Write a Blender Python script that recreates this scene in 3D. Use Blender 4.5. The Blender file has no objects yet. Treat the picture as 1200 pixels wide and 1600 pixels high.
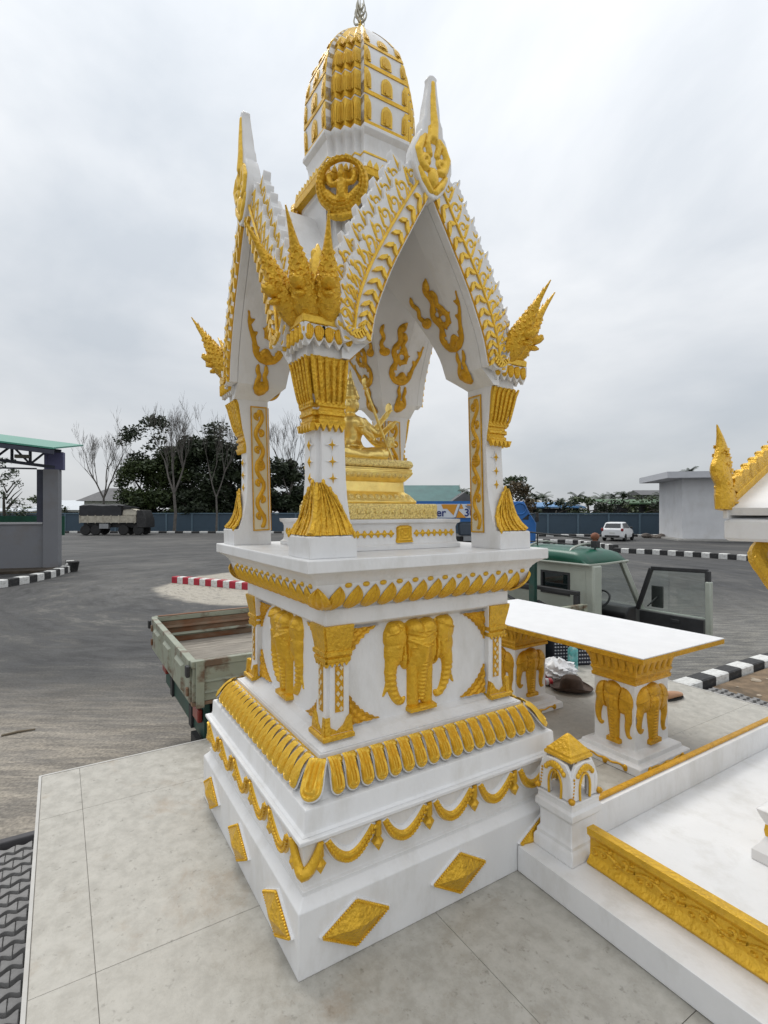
import bpy, math, random
import numpy as np
from mathutils import Matrix, Vector
random.seed(7)
rng = np.random.default_rng(7)
R = math.radians
PI = math.pi
SC = bpy.context.scene
COL = SC.collection

# ---------------------------------------------------------------- camera
CAM_Z = 2.303            # metres above the yard; the stone platform is 0.70 high
cam_d = bpy.data.cameras.new("camera"); cam = bpy.data.objects.new("camera", cam_d); COL.objects.link(cam)
cam.location = (0, 0, CAM_Z); cam.rotation_euler = (R(90), 0, 0)
cam_d.sensor_fit = 'VERTICAL'; cam_d.sensor_height = 36; cam_d.sensor_width = 27
cam_d.lens = 36 * 812 / 1600
cam_d.clip_start = 0.05; cam_d.clip_end = 2000
SC.camera = cam

# ---------------------------------------------------------------- sky and sun
SUN_EL, SUN_AZ = R(60), R(-28)      # azimuth from +Y, negative = left of the view
w = bpy.data.worlds.new("World"); SC.world = w; w.use_nodes = True
nt = w.node_tree; nt.nodes.clear()
N = lambda t: nt.nodes.new(t)
out = N("ShaderNodeOutputWorld"); bg = N("ShaderNodeBackground"); nt.links.new(bg.outputs[0], out.inputs[0])
sky = N("ShaderNodeTexSky"); sky.sky_type = 'NISHITA'; sky.sun_disc = False
sky.sun_elevation = SUN_EL; sky.sun_rotation = -SUN_AZ; sky.air_density = 1.0; sky.dust_density = 2.0
tc = N("ShaderNodeTexCoord"); mp = N("ShaderNodeMapping"); mp.inputs['Scale'].default_value = (1, 1, 2.0)
nt.links.new(tc.outputs['Generated'], mp.inputs[0])
n1 = N("ShaderNodeTexNoise"); n1.inputs['Scale'].default_value = 1.5; n1.inputs['Detail'].default_value = 7; n1.inputs['Roughness'].default_value = .52; n1.inputs['Distortion'].default_value = .35
mp.inputs['Location'].default_value = (1.3, .4, .2)
nt.links.new(mp.outputs[0], n1.inputs['Vector'])
cr = N("ShaderNodeValToRGB"); e = cr.color_ramp.elements
e[0].position = .30; e[0].color = (.64, .685, .735, 1); e[1].position = .66; e[1].color = (1.0, 1.01, 1.02, 1)
nt.links.new(n1.outputs[0], cr.inputs[0])
# thicker, greyer cloud towards the horizon as under any overcast
sp = N("ShaderNodeSeparateXYZ"); nt.links.new(tc.outputs['Generated'], sp.inputs[0])
hr = N("ShaderNodeMapRange"); hr.inputs[1].default_value = 0.0; hr.inputs[2].default_value = 1.0; hr.inputs[3].default_value = .60; hr.inputs[4].default_value = 1.22
nt.links.new(sp.outputs['Z'], hr.inputs[0])
mul = N("ShaderNodeMix"); mul.data_type = 'RGBA'; mul.blend_type = 'MULTIPLY'; mul.inputs[0].default_value = 1
nt.links.new(cr.outputs[0], mul.inputs[6]); nt.links.new(hr.outputs[0], mul.inputs[7])
sc_ = N("ShaderNodeMix"); sc_.data_type = 'RGBA'; sc_.blend_type = 'MULTIPLY'; sc_.inputs[0].default_value = 1; sc_.inputs[7].default_value = (.07, .07, .07, 1)
nt.links.new(sky.outputs[0], sc_.inputs[6])
mx = N("ShaderNodeMix"); mx.data_type = 'RGBA'; mx.inputs[0].default_value = .90
nt.links.new(sc_.outputs[2], mx.inputs[6]); nt.links.new(mul.outputs[2], mx.inputs[7])
nt.links.new(mx.outputs[2], bg.inputs[0]); bg.inputs[1].default_value = 1.10
sun_d = bpy.data.lights.new("sun", 'SUN'); sun_d.energy = 1.4; sun_d.angle = R(28); sun_d.color = (1, .97, .92)
sun = bpy.data.objects.new("sun", sun_d); COL.objects.link(sun)
sd = Vector((math.sin(SUN_AZ) * math.cos(SUN_EL), math.cos(SUN_AZ) * math.cos(SUN_EL), math.sin(SUN_EL)))
sun.rotation_euler = sd.to_track_quat('Z', 'Y').to_euler()
SC.view_settings.view_transform = 'Standard'; SC.view_settings.look = 'None'
SC.view_settings.exposure = 0.22; SC.view_settings.gamma = 1.0; SC.view_settings.use_curve_mapping = False
SC.cycles.use_denoising = True
SC.cycles.max_bounces = 6; SC.cycles.diffuse_bounces = 3; SC.cycles.glossy_bounces = 3

# ---------------------------------------------------------------- materials
def mat(name, col, rough=.5, metal=0.0, var=0.0, vscale=4.0, bump=0.0, bscale=30.0, dark=None, dscale=2.0, damt=0.0, spec=.5, dlo=.5, dhi=.7, detail=4, aniso=None):
    m = bpy.data.materials.new(name); m.use_nodes = True
    t = m.node_tree; b = t.nodes['Principled BSDF']
    b.inputs['Roughness'].default_value = rough; b.inputs['Metallic'].default_value = metal
    b.inputs['Specular IOR Level'].default_value = spec
    b.inputs['Base Color'].default_value = (*col, 1)
    tc = t.nodes.new("ShaderNodeTexCoord"); vec = tc.outputs['Object']
    if aniso:
        mp = t.nodes.new("ShaderNodeMapping"); mp.inputs['Scale'].default_value = aniso
        t.links.new(vec, mp.inputs[0]); vec = mp.outputs[0]
    last = None
    if var > 0:
        n = t.nodes.new("ShaderNodeTexNoise"); n.inputs['Scale'].default_value = vscale; n.inputs['Detail'].default_value = detail
        t.links.new(vec, n.inputs['Vector'])
        mr = t.nodes.new("ShaderNodeMapRange"); mr.inputs[1].default_value = .3; mr.inputs[2].default_value = .7
        mr.inputs[3].default_value = 1 - var; mr.inputs[4].default_value = 1 + var
        t.links.new(n.outputs[0], mr.inputs[0])
        mm = t.nodes.new("ShaderNodeMix"); mm.data_type = 'RGBA'; mm.blend_type = 'MULTIPLY'; mm.inputs[0].default_value = 1
        mm.inputs[6].default_value = (*col, 1); t.links.new(mr.outputs[0], mm.inputs[7]); last = mm.outputs[2]
    if dark is not None and damt > 0:
        n = t.nodes.new("ShaderNodeTexNoise"); n.inputs['Scale'].default_value = dscale; n.inputs['Detail'].default_value = 6; n.inputs['Roughness'].default_value = .65
        t.links.new(vec, n.inputs['Vector'])
        mr = t.nodes.new("ShaderNodeMapRange"); mr.inputs[1].default_value = dlo; mr.inputs[2].default_value = dhi
        mr.inputs[3].default_value = 0; mr.inputs[4].default_value = damt
        t.links.new(n.outputs[0], mr.inputs[0])
        mm = t.nodes.new("ShaderNodeMix"); mm.data_type = 'RGBA'
        t.links.new(mr.outputs[0], mm.inputs[0])
        if last is not None: t.links.new(last, mm.inputs[6])
        else: mm.inputs[6].default_value = (*col, 1)
        mm.inputs[7].default_value = (*dark, 1); last = mm.outputs[2]
    if last is not None: t.links.new(last, b.inputs['Base Color'])
    if bump > 0:
        n = t.nodes.new("ShaderNodeTexNoise"); n.inputs['Scale'].default_value = bscale; n.inputs['Detail'].default_value = 3
        t.links.new(vec, n.inputs['Vector'])
        bp = t.nodes.new("ShaderNodeBump"); bp.inputs['Strength'].default_value = bump; bp.inputs['Distance'].default_value = .01
        t.links.new(n.outputs[0], bp.inputs['Height']); t.links.new(bp.outputs[0], b.inputs['Normal'])
    return m

WHITE = mat("white_paint", (.735, .735, .735), .42, var=.035, vscale=2.2, bump=.16, bscale=22, dark=(.47, .45, .40), dscale=3.0, damt=.50, dlo=.49, dhi=.80, detail=8, aniso=(1.6, 1.6, .7))
WHITE2 = mat("white_plaster", (.68, .68, .685), .5, var=.03, vscale=5, bump=.12, bscale=20)
GOLD = mat("gold_paint", (.71, .42, .028), .33, metal=.42, var=.10, vscale=11, bump=.55, bscale=42, dark=(.42, .20, .010), dscale=34, damt=.4, dlo=.52, dhi=.74)
GOLDF = mat("gold_paint_carved", (.70, .415, .030), .32, metal=.42, var=.12, vscale=18, bump=.9, bscale=48, dark=(.36, .17, .008), dscale=46, damt=.5, dlo=.52, dhi=.70)
GOLDT = mat("gold_paint_bright", (.77, .49, .052), .33, metal=.38, var=.12, vscale=14, bump=.35, bscale=36, dark=(.42, .22, .012), dscale=30, damt=.4)
GOLDO = mat("gold_paint_ochre", (.62, .33, .016), .36, metal=.45, var=.14, vscale=12, bump=.5, bscale=40, dark=(.33, .15, .008), dscale=36, damt=.5)
GILT = mat("gilt_metal", (.95, .72, .24), .30, metal=.85, var=.12, vscale=10, bump=.25, bscale=30)
GILTF = mat("gilt_filigree", (.92, .72, .28), .36, metal=.75, var=.3, vscale=60, bump=1.0, bscale=85)
CREAM = mat("cream_panel", (.64, .57, .40), .55, var=.05)
DARKGOLD = mat("bronze_outline", (.25, .15, .02), .45, metal=.3)
BLACK = mat("black_paint", (.016, .016, .017), .55, var=.3, dark=(.09, .085, .075), dscale=9, damt=.5)
RUBBER = mat("rubber", (.02, .02, .02), .8, var=.2)
STEEL = mat("grey_steel", (.30, .31, .32), .4, metal=.6, var=.1)
SILVER = mat("tarnished_metal", (.42, .40, .33), .4, metal=.7, var=.2, vscale=30)

def glass(name, col=(.02, .025, .03), rough=.08):
    return mat(name, col, rough, spec=.8)

# ---------------------------------------------------------------- mesh helpers
class MB:
    def __init__(s): s.v = []; s.f = []
    def add(s, vs, fs, M=None):
        o = len(s.v)
        if M is not None: vs = [M @ Vector(p) for p in vs]
        s.v += [tuple(p) for p in vs]; s.f += [tuple(i + o for i in f) for f in fs]; return s
    def box(s, c, d, M=None):
        x, y, z = c; a, b, h = d[0] / 2, d[1] / 2, d[2] / 2
        vs = [(x - a, y - b, z - h), (x + a, y - b, z - h), (x + a, y + b, z - h), (x - a, y + b, z - h), (x - a, y - b, z + h), (x + a, y - b, z + h), (x + a, y + b, z + h), (x - a, y + b, z + h)]
        return s.add(vs, [(0, 3, 2, 1), (4, 5, 6, 7), (0, 1, 5, 4), (1, 2, 6, 5), (2, 3, 7, 6), (3, 0, 4, 7)], M)
    def bx(s, x0, x1, y0, y1, z0, z1, M=None):
        return s.box(((x0 + x1) / 2, (y0 + y1) / 2, (z0 + z1) / 2), (x1 - x0, y1 - y0, z1 - z0), M)
    def rings(s, rings, cap0=True, cap1=True, closed=True, M=None):
        n = len(rings[0]); vs = [p for r in rings for p in r]; fs = []
        for i in range(len(rings) - 1):
            for j in range(n if closed else n - 1):
                k = (j + 1) % n
                fs.append((i * n + j, i * n + k, (i + 1) * n + k, (i + 1) * n + j))
        if cap0: fs.append(tuple(range(n - 1, -1, -1)))
        if cap1: fs.append(tuple((len(rings) - 1) * n + j for j in range(n)))
        return s.add(vs, fs, M)
    def prism(s, poly, t0, t1, M=None):        # polygon in (y,z) extruded along x
        if sum(a[0] * b[1] - b[0] * a[1] for a, b in zip(poly, poly[1:] + poly[:1])) < 0: poly = poly[::-1]
        return s.rings([[(t0, y, z) for y, z in poly], [(t1, y, z) for y, z in poly]], M=M)
    def tube(s, pts, rad, n=8, M=None, cap=True):
        pts = [Vector(p) for p in pts]
        if not hasattr(rad, '__len__'): rad = [rad] * len(pts)
        rings = []; up = None
        for i, p in enumerate(pts):
            d = (pts[min(i + 1, len(pts) - 1)] - pts[max(i - 1, 0)])
            if d.length < 1e-9: d = Vector((0, 0, 1))
            d.normalize()
            if up is None: up = Vector((0, 0, 1)) if abs(d.z) < .9 else Vector((1, 0, 0))
            a = d.cross(up)
            if a.length < 1e-6: a = d.orthogonal()
            a.normalize(); b = a.cross(d); up = b
            rings.append([p + rad[i] * (math.cos(2 * PI * k / n) * a + math.sin(2 * PI * k / n) * b) for k in range(n)])
        return s.rings(rings, cap, cap, M=M)
    def lathe(s, prof, n=24, c=(0, 0, 0), M=None):
        rings = [[(c[0] + r * math.cos(2 * PI * k / n), c[1] + r * math.sin(2 * PI * k / n), c[2] + z) for k in range(n)] for r, z in prof]
        return s.rings(rings, M=M)
    def ell(s, c, r, n=14, m=9, M=None):
        rings = []
        for i in range(m):
            t = -PI / 2 + PI * (i + .15) / (m - .7)
            t = max(-PI / 2 + .08, min(PI / 2 - .08, t))
            rings.append([(c[0] + r[0] * math.cos(t) * math.cos(2 * PI * k / n), c[1] + r[1] * math.cos(t) * math.sin(2 * PI * k / n), c[2] + r[2] * math.sin(t)) for k in range(n)])
        return s.rings(rings, M=M)
    def sq(s, prof, cx=0, cy=0, M=None, cap0=True, cap1=True):   # square plan profile [(half width, z)]
        return s.rings([[(cx + w, cy - w, z), (cx + w, cy + w, z), (cx - w, cy + w, z), (cx - w, cy - w, z)] for w, z in prof], cap0, cap1, M=M)
    def beam(s, a, b, t, h=None, up=(0, 0, 1), M=None):
        a, b = Vector(a), Vector(b); d = (b - a); L = d.length; d.normalize(); h = h or t
        u = Vector(up); x = d.cross(u)
        if x.length < 1e-5: x = d.orthogonal()
        x.normalize(); y = x.cross(d)
        q = [(-.5, -.5), (.5, -.5), (.5, .5), (-.5, .5)]
        return s.rings([[p + x * (i * t) + y * (j * h) for i, j in q] for p in (a, b)], M=M)
    def deform(s, fn): s.v = [fn(p) for p in s.v]; return s
    def mesh(s, name, material, smooth=None):
        me = bpy.data.meshes.new(name); me.from_pydata(s.v, [], s.f); me.update()
        if smooth is not None:
            me.polygons.foreach_set('use_smooth', [True] * len(me.polygons)); me.set_sharp_from_angle(angle=R(smooth))
        for m in (material if isinstance(material, (list, tuple)) else [material]): me.materials.append(m)
        return me
def link(name, me, parent=None, M=None):
    o = bpy.data.objects.new(name, me); COL.objects.link(o)
    if parent is not None: o.parent = parent
    if M is not None: o.matrix_local = M
    return o
def part(name, mb, material, parent=None, smooth=30, M=None, bevel=0, label=None, kind=None):
    o = link(name, mb.mesh(name, material, smooth), parent, M)
    if bevel:
        b = o.modifiers.new("bevel", 'BEVEL'); b.width = bevel; b.segments = 2; b.limit_method = 'ANGLE'; b.angle_limit = R(35); b.harden_normals = False
    if label: o['label'] = label
    if kind: o['kind'] = kind
    return o
def tag(o, label, cat, group=None):
    o['label'] = label; o['category'] = cat
    if group: o['group'] = group
    return o
def thing(name, label, cat, loc=(0, 0, 0), rz=0, group=None, scale=1):
    o = bpy.data.objects.new(name, None); COL.objects.link(o); o.empty_display_size = .1
    o.location = loc; o.rotation_euler = (0, 0, rz); o.scale = (scale,) * 3
    return tag(o, label, cat, group)
def structure(name, mb, material, parent=None, smooth=None, M=None, bevel=0):
    o = part(name, mb, material, parent, smooth, M, bevel)
    if parent is None: o['kind'] = 'structure'
    return o
T = lambda x, y=0, z=0: Matrix.Translation((x, y, z))
def RZ(a): return Matrix.Rotation(a, 4, 'Z')
def RY(a): return Matrix.Rotation(a, 4, 'Y')
def RX(a): return Matrix.Rotation(a, 4, 'X')
def SCL(x, y=None, z=None): return Matrix.Diagonal((x, x if y is None else y, x if z is None else z, 1))
def smoothline(pts, n):
    P = [np.array(p, float) for p in pts]; P = [2 * P[0] - P[1]] + P + [2 * P[-1] - P[-2]]; res = []
    segs = len(P) - 3
    for i in range(n):
        u = i / (n - 1) * segs; k = min(int(u), segs - 1); t = u - k
        a, b, c, d = P[k:k + 4]
        res.append(tuple(.5 * ((2 * b) + (-a + c) * t + (2 * a - 5 * b + 4 * c - d) * t * t + (-a + 3 * b - 3 * c + d) * t ** 3)))
    return res
# relief: height field h(u,v) -> proud surface, x = outwards, y = u, z = v
def relief(h, u0, u1, v0, v1, nu, nv, base=0.0):
    U, V = np.meshgrid(np.linspace(u0, u1, nu), np.linspace(v0, v1, nv))
    H = h(U, V); mb = MB(); idx = -np.ones(U.shape, int); on = H > 0
    cell = on[:-1, :-1] | on[1:, :-1] | on[:-1, 1:] | on[1:, 1:]
    need = np.zeros(U.shape, bool); need[:-1, :-1] |= cell; need[1:, :-1] |= cell; need[:-1, 1:] |= cell; need[1:, 1:] |= cell
    idx[need] = np.arange(need.sum())
    mb.v = [(float(max(a, 0)) + base, float(b), float(c)) for a, b, c in zip(H[need], U[need], V[need])]
    ii, jj = np.nonzero(cell)
    mb.f = [(int(idx[i, j]), int(idx[i, j + 1]), int(idx[i + 1, j + 1]), int(idx[i + 1, j])) for i, j in zip(ii, jj)]
    # smooth the stair-stepped outline
    cnt = {}
    for f in mb.f:
        for q in range(4):
            e_ = (f[q], f[(q + 1) % 4]); k_ = (min(e_), max(e_)); cnt[k_] = cnt.get(k_, 0) + 1
    nb = {}
    for (a, b), c in cnt.items():
        if c == 1: nb.setdefault(a, []).append(b); nb.setdefault(b, []).append(a)
    for it in range(4):
        new = {}
        for i, l in nb.items():
            if len(l) == 2:
                p, a, b = mb.v[i], mb.v[l[0]], mb.v[l[1]]
                new[i] = (p[0], .4 * p[1] + .3 * (a[1] + b[1]), .4 * p[2] + .3 * (a[2] + b[2]))
        for i, p in new.items(): mb.v[i] = p
    return mb
def leafgrid(wfun, hfun, v0, v1, nv=30, nt=15, skew=0.0):    # leaf given by its half width w(v); height h(t, v, w)
    mb = MB(); rows = []
    for i in range(nv):
        v = v0 + (v1 - v0) * (.5 - .5 * math.cos(PI * i / (nv - 1))); w_ = max(wfun(v), 1e-4)
        rows.append([(hfun(-1 + 2 * j / (nt - 1), v, w_), skew * (v - v0) + w_ * (-1 + 2 * j / (nt - 1)), v) for j in range(nt)])
    if v1 < v0: rows = rows[::-1]
    return mb.rings(rows, False, False, False)
def h_line(U, V, pts, r, hs=1.0):            # rounded ridge along a polyline, radius interpolated
    H = np.zeros_like(U); n = len(pts)
    if not hasattr(r, '__len__'): r = [r] * n
    for i in range(n - 1):
        ax, ay = pts[i]; bx, by = pts[i + 1]; dx, dy = bx - ax, by - ay; L2 = dx * dx + dy * dy + 1e-12
        t = np.clip(((U - ax) * dx + (V - ay) * dy) / L2, 0, 1)
        d2 = (U - ax - t * dx) ** 2 + (V - ay - t * dy) ** 2; rr = r[i] + t * (r[i + 1] - r[i])
        H = np.maximum(H, hs * np.sqrt(np.maximum(rr * rr - d2, 0)))
    return H
def h_ell(U, V, c, r, h, p=.5):
    q = 1 - ((U - c[0]) / r[0]) ** 2 - ((V - c[1]) / r[1]) ** 2
    return h * np.maximum(q, 0) ** p
def spiral(c, r0, a0, turns, n=14, shrink=.25, sgn=1):
    return [(c[0] + r0 * (1 - (1 - shrink) * i / (n - 1)) * math.cos(a0 + sgn * turns * 2 * PI * i / (n - 1)), c[1] + r0 * (1 - (1 - shrink) * i / (n - 1)) * math.sin(a0 + sgn * turns * 2 * PI * i / (n - 1))) for i in range(n)]

# ---------------------------------------------------------------- frames of reference
S = .63                       # the shrine family is drawn in units of half its slab width
PLAT = .70                    # platform height
YAW = R(-58)
AX = Vector((-.0725, 2.715, PLAT))
def L(x, y, z=0):             # shrine plan (units) -> world
    return AX + RZ(YAW) @ (Vector((x, y, z)) * S)
def Lm(x, y, z=0):            # shrine plan in metres -> world, z from the yard
    p = RZ(YAW) @ Vector((x, y, 0)); return Vector((AX.x + p.x, AX.y + p.y, z))
def G(px, py):                # a spot on the yard seen at that picture point
    D = 812 * CAM_Z / (py - 800); return Vector(((px - 600) / 812 * D, D, 0))
def at(px, D, z=0): return Vector(((px - 600) / 812 * D, D, z))
def zz(py, D): return CAM_Z + (800 - py) / 812 * D
# ================================================================ the yard
def ground_material():
    m = bpy.data.materials.new("yard_asphalt"); m.use_nodes = True; t = m.node_tree; b = t.nodes['Principled BSDF']
    n = t.nodes.new; lk = t.links.new
    tc = n("ShaderNodeTexCoord"); P = tc.outputs['Object']
    def noise(vec, scale, detail=5, rough=.6, dist=0):
        x = n("ShaderNodeTexNoise"); x.inputs['Scale'].default_value = scale; x.inputs['Detail'].default_value = detail; x.inputs['Roughness'].default_value = rough; x.inputs['Distortion'].default_value = dist
        lk(vec, x.inputs['Vector']); return x.outputs[0]
    def rng_(v, a, b_, c=0, d=1, smooth=True):
        x = n("ShaderNodeMapRange"); x.interpolation_type = 'SMOOTHSTEP' if smooth else 'LINEAR'
        for i, q in enumerate((a, b_, c, d)): x.inputs[i + 1].default_value = q
        lk(v, x.inputs[0]); return x.outputs[0]
    def math_(op, a, b_=None):
        x = n("ShaderNodeMath"); x.operation = op
        for i, q in enumerate((a, b_)):
            if q is None: continue
            if isinstance(q, (int, float)): x.inputs[i].default_value = q
            else: lk(q, x.inputs[i])
        return x.outputs[0]
    def mix(f, a, b_):
        x = n("ShaderNodeMix"); x.data_type = 'RGBA'; lk(f, x.inputs[0])
        for i, q in ((6, a), (7, b_)):
            if isinstance(q, tuple): x.inputs[i].default_value = (*q, 1)
            else: lk(q, x.inputs[i])
        return x.outputs[2]
    # arcs swept by turning lorries round the sandy spot
    vs = n("ShaderNodeVectorMath"); vs.operation = 'SUBTRACT'; vs.inputs[1].default_value = (-2.8, 17.0, 0); lk(P, vs.inputs[0])
    se = n("ShaderNodeSeparateXYZ"); lk(vs.outputs[0], se.inputs[0])
    wob = noise(P, .35, 3)
    yy = math_('MULTIPLY', se.outputs['Y'], 1.0)
    r = math_('SQRT', math_('ADD', math_('MULTIPLY', se.outputs['X'], se.outputs['X']), math_('MULTIPLY', yy, yy)))
    rw = math_('ADD', r, math_('MULTIPLY', wob, 1.1))
    th = math_('ARCTAN2', se.outputs['Y'], se.outputs['X'])
    cb = n("ShaderNodeCombineXYZ"); lk(math_('MULTIPLY', rw, 1.0), cb.inputs[0]); lk(math_('MULTIPLY', th, 2.4), cb.inputs[1])
    arcs = noise(cb.outputs[0], 3.4, 5, .7)
    arcs2 = noise(cb.outputs[0], .75, 4, .65)
    fine = noise(P, 34, 3, .6)
    cb2 = n('ShaderNodeCombineXYZ'); lk(math_('MULTIPLY', rw, 7.0), cb2.inputs[0]); lk(math_('MULTIPLY', th, 5.0), cb2.inputs[1])
    tyre = noise(cb2.outputs[0], 1.6, 3, .6)
    grit = noise(P, 9, 6, .75)
    mid = noise(P, 1.1, 6, .65)
    big = noise(P, .16, 4, .6)
    asphalt = mix(rng_(mid, .3, .7), (.021, .021, .022), (.040, .0395, .039))
    dusty = mix(rng_(arcs, .44, .64), asphalt, (.125, .119, .108))
    base = mix(rng_(arcs2, .42, .66), asphalt, dusty)
    base = mix(math_('MULTIPLY', rng_(big, .48, .68), .5), base, (.125, .12, .11))
    base = mix(math_('MULTIPLY', rng_(tyre, .56, .70), .55), base, (.020, .020, .021))      # dark tyre tracks
    base = mix(math_('MULTIPLY', rng_(grit, .58, .72), .40), base, (.17, .165, .15))        # loose grit
    # pale sand in the middle of the turning circle
    pm = math_('MULTIPLY', rng_(math_('ADD', rw, math_('MULTIPLY', mid, .7)), 4.85, 5.30, 1, 0), .92)
    sand = mix(rng_(tyre, .50, .68), mix(rng_(grit, .4, .65), (.40, .365, .30), (.33, .30, .25)), (.20, .185, .16))
    base = mix(pm, base, sand)
    # worn concrete apron beside the platform
    s2 = n("ShaderNodeSeparateXYZ"); lk(P, s2.inputs[0])
    apd = math_('ADD', s2.outputs['Y'], math_('MULTIPLY', mid, 1.6))
    apx = rng_(s2.outputs['X'], .5, 2.5, 1, 0)
    apm = math_('MULTIPLY', rng_(apd, 5.6, 8.4, 1, 0), apx)
    st = n("ShaderNodeMapping"); st.inputs['Scale'].default_value = (1, 6, 1); st.inputs['Rotation'].default_value = (0, 0, R(12)); lk(P, st.inputs[0])
    streak = noise(st.outputs[0], 1.6, 5, .7)
    conc = mix(rng_(streak, .35, .68), (.15, .135, .115), (.30, .265, .215))
    base = mix(apm, base, conc)
    # dusty concrete behind the lorry cab on the right
    rd = math_('MULTIPLY', rng_(math_('ADD', s2.outputs['Y'], math_('MULTIPLY', mid, 2.5)), 11, 17, 1, 0), rng_(s2.outputs['X'], 2, 4.5))
    conc2 = mix(rng_(streak, .38, .66), (.085, .083, .078), (.20, .19, .165))
    base = mix(rd, base, conc2)
    fg = n("ShaderNodeMix"); fg.data_type = 'RGBA'; fg.blend_type = 'MULTIPLY'; fg.inputs[0].default_value = 1
    lk(base, fg.inputs[6]); lk(rng_(fine, .3, .7, .62, 1.34, False), fg.inputs[7])
    lk(fg.outputs[2], b.inputs['Base Color'])
    lk(rng_(arcs, .3, .7, .62, .9), b.inputs['Roughness'])
    bp = n("ShaderNodeBump"); bp.inputs['Strength'].default_value = .35; bp.inputs['Distance'].default_value = .02
    lk(fine, bp.inputs['Height']); lk(bp.outputs[0], b.inputs['Normal'])
    return m
g = MB(); g.add([(-600, -40, 0), (600, -40, 0), (600, 900, 0), (-600, 900, 0)], [(0, 1, 2, 3)])
structure("ground", g, ground_material())

# far land beyond the fence: grass and scrub
land = mat("scrub_land", (.055, .075, .03), .9, var=.35, vscale=.25)
g = MB(); g.add([(-600, 66, .03), (600, 66, .03), (600, 900, .03), (-600, 900, .03)], [(0, 1, 2, 3)])
structure("scrub_field", g, land)

# ---------------------------------------------------------------- stone platform with its slabs
def slab_mat(name, c1, c2):
    m = bpy.data.materials.new(name); m.use_nodes = True; t = m.node_tree; b = t.nodes['Principled BSDF']; n = t.nodes.new; lk = t.links.new
    P = n("ShaderNodeTexCoord").outputs['Object']
    def noise(scale, detail=5, rough=.6, dist=0.0, sc=None):
        x = n("ShaderNodeTexNoise"); x.inputs['Scale'].default_value = scale; x.inputs['Detail'].default_value = detail; x.inputs['Roughness'].default_value = rough; x.inputs['Distortion'].default_value = dist
        v = P
        if sc:
            mp_ = n("ShaderNodeMapping"); mp_.inputs['Scale'].default_value = sc; lk(P, mp_.inputs[0]); v = mp_.outputs[0]
        lk(v, x.inputs['Vector']); return x.outputs[0]
    def rr(v, a, b_, c=0, d=1):
        x = n("ShaderNodeMapRange"); x.interpolation_type = 'SMOOTHSTEP'
        for i, q in enumerate((a, b_, c, d)): x.inputs[i + 1].default_value = q
        lk(v, x.inputs[0]); return x.outputs[0]
    def mix(f, a, b_, mode='MIX'):
        x = n("ShaderNodeMix"); x.data_type = 'RGBA'; x.blend_type = mode
        if isinstance(f, float): x.inputs[0].default_value = f
        else: lk(f, x.inputs[0])
        for i, q in ((6, a), (7, b_)):
            if isinstance(q, tuple): x.inputs[i].default_value = (*q, 1)
            else: lk(q, x.inputs[i])
        return x.outputs[2]
    mott = noise(13, 9, .74, .15); col = mix(rr(mott, .34, .66), c1, c2)
    col = mix(rr(noise(4.2, 8, .72, .2, (1, .55, 1)), .50, .72, 0, .35), col, (.50, .485, .44))
    col = mix(rr(noise(38, 5, .65), .58, .72, 0, .5), col, (.15, .14, .115))          # grit and specks
    col = mix(rr(noise(2.1, 7, .66, .3), .575, .72, 0, .50), col, (.29, .21, .135))     # brown mud stains
    col = mix(rr(noise(4.8, 5, .7), .60, .72, 0, .45), col, (.28, .25, .20))
    lk(col, b.inputs['Base Color']); lk(rr(mott, .3, .7, .35, .62), b.inputs['Roughness'])
    bp = n("ShaderNodeBump"); bp.inputs['Strength'].default_value = .22; bp.inputs['Distance'].default_value = .006; lk(noise(30, 5), bp.inputs['Height']); lk(bp.outputs[0], b.inputs['Normal'])
    return m
SLAB = slab_mat("marble_slab", (.325, .308, .268), (.430, .412, .368))
SLAB2 = slab_mat("marble_slab_pale", (.335, .318, .278), (.440, .422, .378))
JOINT = mat("slab_joint", (.235, .222, .195), .8)
EDGE = mat('slab_edge', (.47, .46, .435), .55, var=.08, vscale=6, dark=(.35, .32, .27), dscale=5, damt=.5)
X0, X1, Y0, Y1 = -1.44, 4.3, -1.478, 3.553
plat = MB(); plat.bx(X0 + .004, X1, Y0 + .004, Y1 - .004, 0, PLAT - .012)
po = structure("platform", plat, WHITE2, M=Matrix.Translation((AX.x, AX.y, 0)) @ RZ(YAW))
jn = MB(); jn.bx(X0 + .01, X1 - .01, Y0 + .01, Y1 - .01, PLAT - .012, PLAT - .006)
part("joint_bed", jn, JOINT, po, None)
xs = [X0 + .012, -.90, .276, 1.455, 2.63, X1 - .012]; ys = [Y0 + .012, -1.27, -.10, 1.07, 2.24, Y1 - .012]
for i in range(len(xs) - 1):
    for j in range(len(ys) - 1):
        a = MB(); d = .0012; z = PLAT - random.random() * .0012
        a.bx(xs[i] + d, xs[i + 1] - d, ys[j] + d, ys[j + 1] - d, PLAT - .008, z)
        part("floor_slab", a, SLAB if (i * 3 + j * 5) % 4 else SLAB2, po, None)
tr = MB()
tr.bx(X0 - .004, X0 + .010, Y0 - .004, Y1 + .004, PLAT - .05, PLAT + .0015)
part("edge_strip", tr, EDGE, po, None)
tr = MB(); tr.bx(X0 + .0105, X1, Y0 - .004, Y0 + .010, PLAT - .05, PLAT + .0015); part("edge_strip", tr, EDGE, po, None)
tr = MB(); tr.bx(X0 + .0105, X1, Y1 - .010, Y1 + .004, PLAT - .05, PLAT + .0015); part("edge_strip", tr, EDGE, po, None)

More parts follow.
